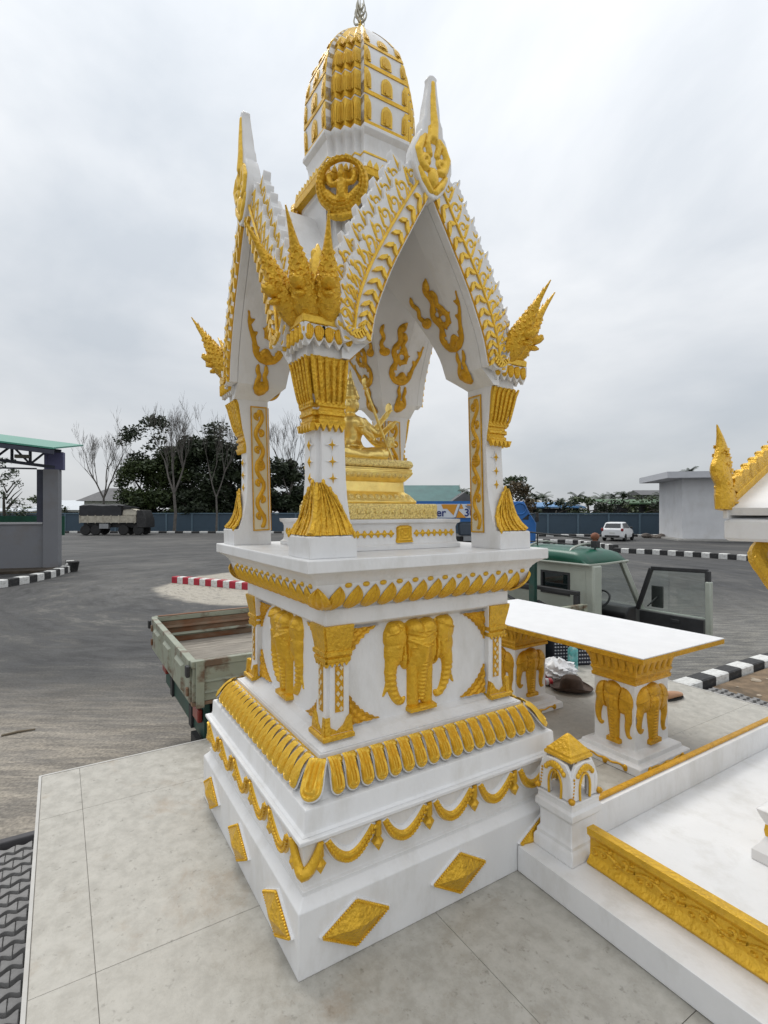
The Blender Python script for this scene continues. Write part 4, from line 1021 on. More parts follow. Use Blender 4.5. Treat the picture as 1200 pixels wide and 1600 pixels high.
# ================================================================ statue pedestal inside the shrine
m = MB().sq([(.545, 2.268), (.545, 2.30), (.530, 2.308), (.522, 2.33), (.520, 2.43), (.528, 2.455), (.545, 2.465), (.548, 2.490)])
ped = cpart("statue_pedestal", m, WHITE, SH, 30, .003)
q4 = MB(); k = 24; pl_ = []
for i in range(k):
    a = 2 * PI * i / k; r = .022 * (1 + .28 * math.cos(4 * a)); pl_.append((r * math.cos(a), r * math.sin(a)))
q4.rings([[(0, y, z) for y, z in pl_], [(.010, y * .9, z * .9) for y, z in pl_], [(.016, y * .3, z * .3) for y, z in pl_]])
FLR = q4.mesh("flower_stud", GOLD, 40)
def plq_h(U, V):
    d = np.minimum(.062 + .014 * np.clip(-(V - .05) / .05, 0, 1) - np.abs(U), np.minimum(.125 - V - .35 * np.clip(np.abs(U) - .04, 0, 1), V + .001))
    return np.where(d > 0, .012 + .012 * np.sqrt(np.clip(d / .05, 0, 1)) + .004 * np.cos(d * 330), 0)
PLQ = relief(plq_h, -.08, .08, 0, .13, 27, 23).mesh("gold_plaque", GOLD, 50)
for A in SIDES:
    lplace("gold_plaque", PLQ, ped, RZ(A) @ T(.521, .02, 2.318))
    for i in range(7):
        for s in (-1, 1): lplace("flower_stud", FLR, ped, RZ(A) @ T(.5205, .02 + s * (.115 + i * .056), 2.385))

# ================================================================ the seated four-faced statue
ST0 = lean((0, 0, 2.490))
sl_ = AX + RZ(YAW) @ (Vector(ST0) * S)
STT = thing("deity_statue", "gilded seated four faced deity statue with many arms inside the shrine", "statue", sl_, YAW, scale=S)
part("gilt_step", MB().sq([(.415, 0.001), (.418, .01), (.418, .105), (.412, .118)]), GILTF, STT, 30, bevel=.004)
part("throne_base", MB().sq(cy=-.085, prof=[(.345, .119), (.350, .135), (.335, .155), (.318, .175), (.300, .195), (.285, .205), (.278, .215), (.272, .29), (.285, .30), (.300, .318), (.318, .340), (.330, .362), (.322, .375), (.325, .395)]), GILT, STT, 30, bevel=.004)
tb = MB()
for A in SIDES:
    for i in range(11):
        y = (i - 5) * .058
        tb.ell((0, 0, 0), (.016, .026, .030), 7, 5, M=T(0, -.085, 0) @ RZ(A) @ T(.318, y * .98, .168) @ RY(-.5))
        tb.ell((0, 0, 0), (.016, .026, .028), 7, 5, M=T(0, -.085, 0) @ RZ(A) @ T(.308, y * .93, .342) @ RY(.5))
        tb.ell((0, 0, 0), (.012, .022, .022), 7, 5, M=RZ(A) @ T(.418, y * 1.3, .060))
part("throne_leaves", tb, GILTF, STT, 50, kind="stuff")
cu = MB().sq(cy=-.085, prof=[(.30, .396), (.325, .402), (.333, .425), (.325, .455), (.30, .465)])
part("seat_cushion", cu, GILTF, STT, 40, bevel=.012)
b = MB()
def limb(p, r, n=9): b.tube(smoothline(p, len(r)), r, n)
# lower body: crossed leg and hanging leg of the seated posture
b.ell((0, 0, .50), (.19, .23, .085)); b.ell((0, 0, .60), (.125, .145, .13))
limb([(.05, .08, .52), (.19, .26, .53), (.27, .20, .52), (.25, -.02, .51)], [.085, .082, .078, .070, .060, .052, .045])
limb([(.05, -.08, .52), (.19, -.26, .53), (.27, -.18, .52), (.27, .04, .50)], [.085, .082, .078, .070, .060, .052, .045])
b.ell((.25, -.05, .515), (.05, .07, .03)); b.ell((.27, .07, .505), (.05, .07, .03))
# torso, sash and necklace
b.lathe([(.10, .58), (.105, .64), (.120, .70), (.150, .78), (.165, .84), (.140, .885), (.07, .915), (.052, .93), (.050, .96)], 18)
b.lathe([(.135, .60), (.150, .612), (.135, .625)], 16); b.lathe([(.128, .872), (.145, .88), (.120, .895)], 16)
# head: four faces under a tall crown
b.ell((0, 0, 1.02), (.085, .085, .095), 16, 10)
for A in SIDES:
    Mh = RZ(A + .0)
    b.ell((.062, 0, 1.015), (.038, .050, .070), 10, 7, M=Mh); b.ell((.100, 0, 1.010), (.014, .012, .024), 7, 5, M=Mh)
    b.ell((.094, 0, .978), (.012, .020, .007), 7, 4, M=Mh)
    for s in (-1, 1):
        b.ell((.092, s * .022, 1.030), (.010, .014, .006), 6, 4, M=Mh); b.ell((.065, s * .062, 1.01), (.014, .010, .034), 6, 5, M=Mh)
b.lathe([(.092, 1.07), (.105, 1.078), (.105, 1.095), (.088, 1.10), (.094, 1.118), (.080, 1.128), (.082, 1.15), (.066, 1.16), (.064, 1.185), (.048, 1.20), (.040, 1.24), (.024, 1.27), (.018, 1.32), (.006, 1.37)], 16)
# arms (upper arm, elbow, forearm) and hands
hands = []
def arm(sh, el, wr):
    limb([sh, el, wr], [.048, .045, .041, .037, .038, .034, .030, .026], 9)
    b.ell(sh, (.055, .052, .055)); d = (Vector(wr) - Vector(el)).normalized(); h = Vector(wr) + d * .035
    b.tube([Vector(wr) - d * .012, Vector(wr) + d * .004], .034, 9)
    b.ell(tuple(h), (.030, .030, .034)); hands.append((h, d))
    for k in range(4):
        off = Vector((0, (k - 1.5) * .014, 0)); b.tube([h + off + d * .01, h + off + d * .045 + Vector((.015, 0, .012)), h + off + d * .050 + Vector((.035, 0, .0))], [.011, .010, .007], 6)
    b.tube([h, h + Vector((.03, .012, .02)), h + d * .03 + Vector((.04, 0, .01))], [.011, .010, .008], 6)
arm((.02, .15, .85), (.10, .30, .74), (.24, .34, .80))
arm((.00, .15, .82), (.06, .27, .66), (.20, .33, .63))
arm((-.03, .14, .86), (-.08, .33, .80), (.02, .42, .93))
arm((.02, -.15, .85), (.10, -.30, .74), (.24, -.32, .80))
arm((.00, -.15, .82), (.05, -.27, .66), (.20, -.28, .63))
arm((-.03, -.14, .86), (-.08, -.34, .78), (-.02, -.46, .80))
arm((.03, .10, .84), (.16, .16, .70), (.22, .03, .74))
BS = lambda p: (p[0] * .80, p[1] * .76 - .15, .44 + (p[2] - .44) * .84)
b.deform(BS)
body = part("body", b, GILT, STT, 60)
md = body.modifiers.new("fuse", 'REMESH'); md.mode = 'VOXEL'; md.voxel_size = .0095; md.use_smooth_shade = True
sm = body.modifiers.new("soft", 'SMOOTH'); sm.iterations = 2; sm.factor = .5
dg = bpy.context.evaluated_depsgraph_get(); me2 = bpy.data.meshes.new_from_object(body.evaluated_get(dg)); body.modifiers.clear(); old = body.data; body.data = me2
me2.polygons.foreach_set('use_smooth', [True] * len(me2.polygons))
if not me2.materials: me2.materials.append(GILT)
sf = MB(); sf.tube([(.26, .02, 1.16), (.255, .20, .80), (.25, .37, .475)], [.013, .014, .013], 8); sf.ell((.26, .012, 1.19), (.022, .022, .05), 8, 6); sf.ell((.26, .03, 1.13), (.028, .028, .014), 8, 5)
sf.deform(BS); part("staff", sf, GILT, STT, 40)
sp2 = MB(); sp2.tube([(.0, -.46, .66), (.0, -.485, .98)], .010, 7); sp2.rings([[(x * a_, -.485 + y * a_ * .4, z) for x, y in ((1, 0), (0, 1), (-1, 0), (0, -1))] for a_, z in ((.012, .97), (.026, 1.0), (.030, 1.04), (.018, 1.10), (.003, 1.15))])
sp2.deform(BS); part("spear", sp2, GILT, STT, 40)
dk = MB(); dk.lathe([(.002, -.012), (.05, -.010), (.055, 0), (.05, .010), (.002, .012)], 18, M=T(.04, .46, 1.02) @ RX(PI / 2)); dk.deform(BS); part("discus", dk, GILT, STT, 40)
bk = MB(); bk.bx(.25, .275, .29, .38, .60, .70); bk.deform(BS); part("palm_leaf_book", bk, GILTF, STT, 30, bevel=.004)
# ================================================================ offering table on elephant pedestals
TB = thing("offering_table", "long white offering table with gold edge on two elephant carved pedestals", "table", AX, YAW, scale=S)
tx0, tx1, ty0, ty1, tz = -2.19, .85, 2.49, 4.02, 1.157
part("table_top", MB().bx(tx0, tx1, ty0, ty1, tz - .012, tz), WHITE2, TB, 30, bevel=.004)
part("gold_edge", MB().bx(tx0 - .002, tx1 + .002, ty0 - .002, ty1 + .002, tz - .062, tz - .013), GOLDO, TB, 30, bevel=.004)
def rect(x0, x1, y0, y1, z, g=0): return [(x1 + g, y0 - g, z), (x1 + g, y1 + g, z), (x0 - g, y1 + g, z), (x0 - g, y0 - g, z)]
FLUTE = relief(lambda U, V: np.where((np.abs(U) < .030 * np.sqrt(np.clip((V + .002) / .14, 0, 1)) + .008) & (V > 0) & (V < .15), .018 * np.sqrt(np.clip(1 - (np.abs(U) / (.030 * np.sqrt(np.clip((V + .002) / .14, .001, 1)) + .009)) ** 2, 0, 1)), 0), -.042, .042, 0, .152, 15, 21).mesh("leaf_flute", GOLDO, 50)
def leafband_h(U, V):
    H = h_line(U, V, [(i * .05, .03 + .022 * math.sin(i * 1.7)) for i in range(-5, 6)], .011, .9)
    return H
VINEB = relief(lambda U, V: np.maximum(h_line(U, V, smoothline([(-.24, .02), (-.17, .05), (-.08, .03), (0, .045), (.08, .03), (.17, .05), (.24, .02)], 24), .008, 1.2), np.maximum(h_ell(U, V, (0, .02), (.026, .034), .02), h_ell(np.abs(U), V, (.235, .03), (.022, .035), .02))), -.27, .27, -.02, .075, 60, 18).mesh("vine_edge", GOLDO, 50)
def elephant2_h(U, V):
    mx_ = np.maximum
    H = h_ell(U, V, (-.105, .47), (.125, .135), .070); H = mx_(H, h_ell(U, V, (.115, .45), (.118, .135), .066)); H = mx_(H, h_ell(U, V, (-.01, .545), (.105, .080), .085))
    H = mx_(H, h_ell(U, V, (.0, .43), (.10, .16), .085))
    H = mx_(H, h_line(U, V, [(.0, .42), (.0, .28), (.005, .16), (.01, .07)], [.085, .075, .064, .058], .95)); H = mx_(H, h_line(U, V, [(0, .46), (.0, .30), (.0, .16)], [.05, .04, .026], 2.0))
    H = mx_(H, .052 * ((np.abs(U - .012) < .082) & (V > 0) & (V < .050)))
    H = mx_(H, h_line(U, V, smoothline([(-.165, .42), (-.195, .30), (-.195, .21), (-.165, .155), (-.135, .165)], 14), [.052 - .003 * i for i in range(14)], 1.0)); H = mx_(H, h_line(U, V, smoothline([(.165, .40), (.180, .28), (.165, .19), (.175, .11), (.205, .10)], 14), [.050 - .0028 * i for i in range(14)], 1.0))
    on = H > 0; A_ = np.abs(U)
    det = h_ell(A_, V, (.055, .46), (.016, .009), .014) - .020 * (np.abs(A_ - .092 - .10 * (V - .45)) < .0055) * (V > .33) + .005 * np.cos(V * 200) * (V < .36) * (A_ < .03) + .007 * (np.abs(V - .525 + .3 * A_) < .008)
    return np.where(on, np.maximum(H + det, .004), 0)
ELE2 = relief(elephant2_h, -.235, .235, 0, .63, 74, 96).mesh("elephant_relief", GOLDO, 60)
for (px0, px1, py0, py1) in ((.20, .66, 2.66, 3.25), (-1.40, -.94, 2.66, 3.22)):
    p = MB().rings([rect(px0, px1, py0, py1, z, g) for z, g in ((0.001, .155), (.075, .150), (.085, .135), (.092, .10), (.135, .088), (.15, .03), (.165, .004), (.18, 0), (.815, 0), (.825, .006))])
    pd = part("pedestal", p, WHITE, TB, 30, bevel=.005)
    c = MB().rings([rect(px0, px1, py0, py1, z, g) for z, g in ((.815, .012), (.822, .020), (.850, .022), (.862, .012), (.885, .018), (.905, .030), (.93, .022), (1.0, .034), (1.06, .062), (1.094, .082))])
    part("pedestal_capital", c, GOLDO, pd, 30)
    cx, cy, hx, hy = (px0 + px1) / 2, (py0 + py1) / 2, (px1 - px0) / 2, (py1 - py0) / 2
    for A, hw, hl in ((0, hx, hy), (PI, hx, hy), (-PI / 2, hy, hx), (PI / 2, hy, hx)):
        F = T(cx, cy, 0) @ RZ(A)
        link("elephant_relief", ELE2, pd, F @ T(hw - .002, 0, .185) @ SCL(.8, hl / .24 * .95, .99))
        nfl = 6
        for i in range(nfl): link("leaf_flute", FLUTE, pd, F @ T(hw + .020, (i - (nfl - 1) / 2) * (2 * hl + .03) / nfl, .932) @ RY(.32) @ SCL(1, 1.0 * hl / .24, 1))
        link("vine_edge", VINEB, pd, F @ T(hw + .152, 0, .012) @ SCL(1, hl / .24, .95))

# ================================================================ neighbouring low platform with gold rails
NP = thing("low_plinth", "low white plinth with gold parapet rails in the lower right", "plinth", AX, YAW, scale=S)
part("plinth_slab", MB().bx(1.096, 4.7, .568, 5.2, .004, .182), WHITE, NP, 30, bevel=.004)
# rail along the near side: moulded gold board with a scroll frieze
rp = [(.820, .183), (.813, .20), (.836, .222), (.850, .245), (.852, .345), (.838, .365), (.818, .385), (.815, .43), (.885, .43), (.882, .385), (.866, .365), (.858, .345), (.858, .245), (.866, .222), (.885, .20), (.880, .183)]
r_ = MB(); r_.rings([[(x, y, z) for y, z in rp] for x in (1.478, 4.7)])
nr = part("gold_rail", r_, GOLD, NP, 25, bevel=.003)
def scroll_h(U, V):
    H = np.zeros_like(U); wv = [(i * .01, .05 + .022 * math.sin(i * .01 * 2 * PI / .30)) for i in range(0, 31)]
    H = h_line(U, V, wv, .009, .9)
    for c_, s in (((.075, .042), 1), ((.225, .060), -1)):
        H = np.maximum(H, h_line(U, V, spiral(c_, .026, s * PI / 2, 1.1, 16, .2, -s), [.010 - .0004 * i for i in range(16)], .9))
    for c_ in ((.02, .02), (.13, .085), (.17, .015), (.28, .085)): H = np.maximum(H, h_ell(U, V, c_, (.018, .013), .010))
    return np.where((U >= 0) & (U <= .3), H, 0)
_s = relief(scroll_h, 0, .3, 0, .1, 80, 32); _s.v = [(x * 1.7, y, z) for x, y, z in _s.v]; SCR = _s.mesh("scroll_frieze", GOLDF, 50)
for i in range(10): link("scroll_frieze", SCR, nr, T(1.50 + i * .312, .8505, .246) @ RZ(-PI / 2))
# rail across the back: white inside, gold coping
rb_ = MB(); rb_.bx(1.262, 1.335, .96, 5.2, .183, .405); nb_ = part("back_rail", rb_, WHITE, NP, 30, bevel=.003)
part("gold_coping", MB().bx(1.256, 1.300, .945, 5.2, .406, .428), GOLDO, nb_, 30, bevel=.004)

# ---- lantern post
LP = thing("lantern_post", "white lantern post with gold pyramid cap at the plinth corner", "lantern", L(1.297, .855, .182), YAW, scale=S)
part("post_base", MB().sq([(.166, .001), (.166, .070), (.158, .085), (.150, .095), (.150, .120), (.140, .135), (.134, .15), (.134, .262), (.150, .285), (.158, .292), (.158, .335), (.150, .345), (.145, .352), (.145, .385), (.150, .39), (.150, .405)]), WHITE, LP, 30, bevel=.004)
lc = MB()
AP = smoothline([(.050, .41), (.054, .47), (.050, .52), (.030, .565), (0, .585)], 12)
for A in SIDES:                # four arched frames
    for s in (-1, 1):
        o_ = [(s * .138, .41), (s * .140, .48), (s * .140, .54), (s * .115, .60), (s * .085, .645), (0, .655)]
        lc.prism([(s * y, z) for y, z in AP] + o_[::-1], .108, .135, M=RZ(A))
part("lantern_cage", lc, WHITE, LP, 30, bevel=.004)
for A in SIDES:
    gb = MB(); gb.tube([(.138, y, z) for y, z in AP] + [(.138, -y, z) for y, z in AP[::-1][1:]], .009, 6, M=RZ(A))
    for i in range(9):
        t = -1 + 2 * i / 8; gb.ell((.140, t * .075, .625 - .045 * t * t), (.016, .018, .020), 6, 5, M=RZ(A))
    gb.ell((.142, 0, .61), (.012, .05, .020), 8, 5, M=RZ(A))
    part("gold_arch_trim", gb, GOLD, LP, 45)
    cl = MB(); cl.ell((.145, -.145, .428), (.026, .026, .022), 7, 5, M=RZ(A))
    for i in range(6): cl.ell((.137, -.120 + .002 * i, .45 + i * .022), (.010, .010, .009), 5, 4, M=RZ(A))
    part("corner_claw", cl, GOLDO, LP, 45)
part("lantern_cap", MB().sq([(.112, .656), (.116, .662), (.116, .678), (.104, .686), (.104, .700), (.094, .706), (.012, .800), (.004, .803)]), GOLD, LP, 30, bevel=.003)
bl = MB(); bl.ell((0, 0, .465), (.048, .048, .055), 12, 9); bl.lathe([(.03, .405), (.03, .43), (.02, .44)], 10)
part("bulb", bl, glass("dark_bulb", (.10, .11, .12), .12), LP, 60)

# ================================================================ second spirit house at the right edge
H2 = thing("small_spirit_house", "white and gold spirit house with serpent roof finial cut by the right edge", "shrine", L(2.82, 2.60, .182), YAW, scale=S)
part("house_base", MB().sq([(w_ * .80, z_) for w_, z_ in [(.98, .001), (.98, .07), (.955, .10), (.935, .12), (.90, .17), (.90, .24), (.935, .30), (.955, .345), (.93, .36), (.80, .40), (.66, .45), (.62, .6), (.60, .9), (.66, .97), (.68, 1.0)]]), WHITE, H2, 30, bevel=.004)
part("gold_moulding", MB().sq([(w_ * .80, z_) for w_, z_ in [(.892, .162), (.905, .166), (.912, .205), (.905, .244), (.892, .248)]], cap0=False, cap1=False), GOLD, H2, 30)
part("house_room", MB().sq([(.62, 1.001), (.62, 2.16)]), WHITE, H2, 30)
ev = .90                        # eaves
part("roof_beam", MB().sq([(ev - .02, 2.165), (ev, 2.18), (ev, 2.30), (ev - .02, 2.315)]), WHITE, H2, 30, bevel=.006)
FLGOLD = fw.mesh("crest_flame", GOLDF, 30)
for sx in (-1, 1):
    gt = MB(); gt.prism([(-ev - .02, 2.318), (ev + .02, 2.318), (ev + .02, 2.375), (0, 2.80), (-ev - .02, 2.375)], -.03, .0)
    fc = part("gable_board", gt, WHITE, H2, 30, M=(RZ(0) if sx > 0 else RZ(PI)) @ T(ev - .002, 0, 0), bevel=.004)
    pt = MB(); pt.prism([(-ev * .78, 2.345), (ev * .78, 2.345), (0, 2.68)], .002, .022); part("gold_pediment", pt, GOLDF, fc, 30)
    for s in (-1, 1):
        cr_ = MB(); cr_.beam((.0, s * (ev - .02), 2.415), (.0, 0, 2.835), .07, .06); part("gold_ridge", cr_, GOLD, fc, 30, bevel=.006)
        for i in range(7):
            t = (i + 1.2) / 8.2; M = T(.0, s * (ev - .02) * (1 - t), 2.415 + .42 * t + .02) @ RX(s * .25) @ SCL(1, s * .9, .62)
            o = link("crest_flame", FLW, fc, M); o2 = link("gold_inlay", FLG, o, T(.022, 0, 0) @ SCL(1.2, 1.1, 1.05))
            o.data = FLGOLD if 'FLGOLD' in globals() else o.data
        nh = MB()
        prof_ = smoothline([(.050, .105, ev - .03, 2.375), (.055, .085, ev - .01, 2.47), (.050, .066, ev + .005, 2.545), (.052, .080, ev + .040, 2.60), (.050, .092, ev + .050, 2.66), (.042, .070, ev + .035, 2.735), (.030, .046, ev + .040, 2.81), (.018, .026, ev + .062, 2.88), (.004, .006, ev + .100, 2.955)], 26)
        nh.rings([[(a_ * math.cos(2 * PI * k / 10), s * (y0 + 1.2 * b_ * math.sin(2 * PI * k / 10)), z0 + .10 * b_ * math.sin(2 * PI * k / 10)) for k in range(10)][::s] for a_, b_, y0, z0 in prof_])
        for i in range(7):
            z = 2.43 + i * .055; q = min(prof_, key=lambda p_: abs(p_[3] - z)); nh.add([(-.012, s * (q[2] - q[1] * .8), z - .03), (.012, s * (q[2] - q[1] * .8), z - .03), (0, s * (q[2] - q[1] * .8), z + .02), (0, s * (q[2] - q[1] - .035), z + .045)], [(0, 1, 3), (1, 2, 3), (2, 0, 3)])
        nh.ell((0, s * (ev + .115), 2.665), (.030, .035, .040), 8, 6); nh.ell((0, s * (ev + .135), 2.625), (.02, .02, .03), 6, 5)
        for i in range(80):
            t = random.random(); z = 2.40 + t * .42; y0 = np.interp(z, [2.385, 2.55, 2.67, 2.8, 2.9], [ev - .06, ev - .01, ev + .035, ev + .04, ev + .06]); bw = np.interp(z, [2.385, 2.67, 2.8, 2.9], [.09, .09, .055, .02])
            rv = random.uniform(-.75, .75); nh.ell((0, 0, 0), (.009, .024, .008), 6, 4, M=T(.047 * random.choice((-1, 1)) * math.sqrt(1 - rv * rv) * float(np.interp(z, [2.4, 2.7, 2.85], [1.1, 1, .6])), s * (float(y0) + rv * float(bw) * .9), z) @ RX(s * random.uniform(-.7, .1)))
        part("serpent_finial", nh, GOLDF, fc, 35)
rs = MB()
for s in (-1, 1): rs.rings([[(x, s * (ev + .0), 2.39), (x, 0, 2.81), (x, 0, 2.77), (x, s * (ev - .02), 2.34)][::s] for x in (-ev + .03, ev - .04)])
part("house_roof", rs, WHITE, H2, 30)
for sx in (-1, 1):
    for sy in (-1, 1):
        bk_ = MB(); 
        for k in range(1):
            bk_.tube(smoothline([(sx * .80, sy * .52, 2.16), (sx * .82, sy * .60, 2.05), (sx * .76, sy * .62, 1.94), (sx * .74, sy * .56, 1.84), (sx * .70, sy * .56, 1.76)], 14), [.050, .055, .060, .062, .062, .060, .056, .052, .048, .044, .040, .034, .024, .010], 8)
        part("eave_bracket", bk_, GOLDF, H2, 40)
# ================================================================ pale green flatbed truck behind the platform
PGREEN = mat("pale_green_paint", (.27, .29, .225), .5, var=.12, vscale=5, dark=(.12, .07, .04), dscale=6, damt=.95, dlo=.52, dhi=.64, aniso=(1, .6, 1))
CABG = mat("cab_paint", (.36, .39, .34), .38, var=.05, vscale=3, dark=(.22, .23, .19), dscale=3, damt=.5)
RUST = mat("rusty_board", (.19, .13, .085), .85, var=.3, vscale=8, bump=.5, bscale=30, dark=(.16, .060, .022), dscale=5, damt=1.0, dlo=.42, dhi=.60, aniso=(1, .35, 1))
BOARD = mat("weathered_bed_boards", (.25, .225, .19), .85, var=.25, vscale=9, bump=.4, bscale=40, dark=(.13, .11, .09), dscale=5, damt=.7, aniso=(2.5, .5, 1))
DGREEN = mat("dark_green_paint", (.012, .055, .042), .5, var=.25, vscale=4, dark=(.05, .05, .04), dscale=6, damt=.6)
TEAL = mat("green_roof_paint", (.006, .085, .052), .35, var=.12, vscale=3, dark=(.02, .07, .05), dscale=4, damt=.6)
TRIM = mat("dark_trim", (.022, .023, .025), .6, var=.3, vscale=10)
GREYT = mat("grey_door_card", (.11, .115, .11), .7, var=.2)
def pane_mat(name, tint=(.8, .86, .84), tr=.72):
    m = bpy.data.materials.new(name); m.use_nodes = True; t = m.node_tree; t.nodes.remove(t.nodes['Principled BSDF'])
    o = t.nodes['Material Output']; a = t.nodes.new("ShaderNodeBsdfTransparent"); a.inputs[0].default_value = (*tint, 1)
    g_ = t.nodes.new("ShaderNodeBsdfGlossy"); g_.inputs['Roughness'].default_value = .05; g_.inputs[0].default_value = (.7, .72, .72, 1)
    x = t.nodes.new("ShaderNodeMixShader"); x.inputs[0].default_value = 1 - tr
    t.links.new(a.outputs[0], x.inputs[1]); t.links.new(g_.outputs[0], x.inputs[2]); t.links.new(x.outputs[0], o.inputs[0]); return m
PANE = pane_mat("window_glass", tr=.88); PANED = pane_mat("tinted_glass", (.22, .26, .27), .85)
TK = thing("flatbed_truck", "old pale green flatbed truck with green cab roof and open door behind the shrine", "truck", Lm(-2.53, -.57), YAW)
HW = .95; BL = 4.42; FZ = .93; RZT = 1.22
fl = part("bed_floor", MB().bx(-HW + .05, HW - .05, .05, BL - .05, FZ - .05, FZ), BOARD, TK, 30)
for i in range(9):
    x0 = -HW + .055 + i * (2 * HW - .11) / 9; link("floor_board", MB().bx(x0 + .003, x0 + (2 * HW - .11) / 9 - .003, .052, BL - .052, FZ + .001, FZ + .014 + random.uniform(0, .003)).mesh("floor_board", BOARD), fl)
def board(x, s):               # side board: beam on top, two ribs, inner rusty skin
    b = part("side_board", MB().bx(min(x, x - s * .03), max(x, x - s * .03), .01, BL, FZ - .01, RZT - .05), PGREEN, TK, 30, bevel=.004)
    part("top_rail", MB().bx(min(x + s * .008, x - s * .048), max(x + s * .008, x - s * .048), .0, BL, RZT - .05, RZT), PGREEN, b, 30, bevel=.006)
    for z in (FZ + .05, FZ + .13):
        r = MB(); r.rings([[(x, y, z - .012), (x + s * .014, y, z), (x, y, z + .012)][::s] for y in (.03, BL - .02)]); part("pressed_rib", r, PGREEN, b, 30)
    part("bottom_rail", MB().bx(min(x + s * .006, x - s * .04), max(x + s * .006, x - s * .04), .005, BL, FZ - .035, FZ - .011), RUST, b, 30)
    for k in range(4):
        y = .03 + k * 1.45; part("stake", MB().bx(min(x + s * .024, x + s * .0085), max(x + s * .024, x + s * .0085), y, y + .06, FZ - .05, RZT + .004), PGREEN, b, 30, bevel=.004)
    part("inner_skin", MB().bx(min(x - s * .031, x - s * .045), max(x - s * .031, x - s * .045), .05, BL - .03, FZ + .015, RZT - .055), RUST, b, 30)
    for z in (FZ + .09, FZ + .17):
        r = MB(); r.rings([[(x - s * .045, y, z - .02), (x - s * .045, y, z + .02), (x - s * .065, y, z)][::s] for y in (.06, BL - .04)]); part("inner_rib", r, PGREEN if z < FZ + .1 else RUST, b, 30)
    return b
board(HW, 1); board(-HW, -1)
gt = part("tail_board", MB().bx(-HW + .05, HW - .05, .0, .03, FZ - .03, RZT - .05), PGREEN, TK, 30, bevel=.004)
part("top_rail", MB().bx(-HW + .052, HW - .052, -.008, .045, RZT - .049, RZT - .002), PGREEN, gt, 30, bevel=.005)
for i in range(3):
    x = -.55 + i * .55; r = MB(); r.rings([[(x - .16, 0, z0), (x + .16, 0, z0), (x + .13, -.022, z0 + d_), (x - .13, -.022, z0 + d_)] for z0, d_ in ((FZ + .0, .02), (RZT - .075, -.02))]); part("pressed_panel", r, PGREEN, gt, 30)
for s in (-1, 1):
    part("corner_latch", MB().bx(s * (HW - .02) - .03, s * (HW - .02) + .03, -.035, -.009, RZT - .11, RZT - .03), TRIM, gt, 30, bevel=.005)
part("skirt", MB().bx(HW - .10, HW - .02, .18, 3.9, .52, FZ - .037), DGREEN, TK, 30, bevel=.01)
part("skirt", MB().bx(-HW + .02, -HW + .10, .18, 3.9, .52, FZ - .037), DGREEN, TK, 30, bevel=.01)
part("rear_panel", MB().bx(-HW + .12, HW - .12, .12, .16, .56, FZ - .052), DGREEN, TK, 30)
for s in (-.42, .42): part("chassis_rail", MB().bx(s - .05, s + .05, .10, 5.3, .55, .72), TRIM, TK, 30)
part("mudguard", MB().bx(HW - .30, HW - .12, .06, .10, .20, .60), RUBBER, TK, 30)
wh = MB().lathe([(.20, -.10), (.31, -.10), (.35, -.07), (.35, .07), (.31, .10), (.20, .10)], 24, M=RY(PI / 2)); WH = wh.mesh("wheel", RUBBER, 40)
rm = MB().lathe([(.02, .03), (.10, .045), (.12, .01), (.19, .02), (.205, .098)], 20, M=RY(PI / 2)); RM = rm.mesh("rim", STEEL, 40)
for y in (.95, 4.95):
    for s in (-1, 1):
        o = link("wheel", WH, TK, T(s * .72, y, .35) @ RZ(0 if s > 0 else PI)); link("rim", RM, o)
# guard frame behind the cab
gf = MB()
for x in (-.80, .80): gf.bx(x - .03, x + .03, 4.44, 4.50, FZ - .05, 1.30)
gf.bx(-.83, .83, 4.44, 4.50, 1.301, 1.35)
part("headboard_frame", gf, TRIM, TK, 30, bevel=.006)
part("green_post", MB().bx(.20, .29, 4.30, 4.36, FZ - .04, 1.80), DGREEN, TK, 30, bevel=.008)
for k, x in enumerate((-.5, .05, .55)):
    tl = MB().tube([(x, 4.40, 1.0), (x + .22, 4.405, 1.16), (x + .35, 4.40, 1.12)], .022, 6); part("tool_handle", tl, TRIM, TK, 40)
# cab: local y 4.64 rear wall, 5.75 front
C0, CF = 4.64, 5.78; CW = .88; CZ = .70
cb = MB()                       # rear wall with a window opening
wx0, wx1, wz0, wz1 = .12, .55, 1.26, 1.52
for (a, b_, c, d) in ((-CW, -wx1, CZ, 1.66), (-wx0, wx0, wz0, wz1), (wx1, CW, CZ, 1.66), (-wx1, wx1, CZ, wz0), (-wx1, wx1, wz1, 1.66)): cb.bx(a, b_, C0, C0 + .05, c, d)
rw = part("cab_rear_wall", cb, CABG, TK, 30)
for s in (-1, 1):
    x0, x1 = sorted((s * wx0, s * wx1))
    part("rear_window", MB().bx(x0 + .002, x1 - .002, C0 + .02, C0 + .026, wz0 + .002, wz1 - .002), PANED, rw, 30)
    sl2 = MB(); 
    for (a, b_, c, d) in ((x0 - .018, x0 + .012, wz0 - .018, wz1 + .018), (x1 - .012, x1 + .018, wz0 - .018, wz1 + .018), (x0 + .012, x1 - .012, wz0 - .018, wz0 + .012), (x0 + .012, x1 - .012, wz1 - .012, wz1 + .018)): sl2.bx(a, b_, C0 - .008, C0 + .015, c, d)
    part("window_seal", sl2, TRIM, rw, 30)
pr = MB(); pr.bx(.62, .80, C0 - .006, C0 - .001, CZ + .1, 1.58); part("pressed_panel", pr, CABG, rw, 30, bevel=.003)
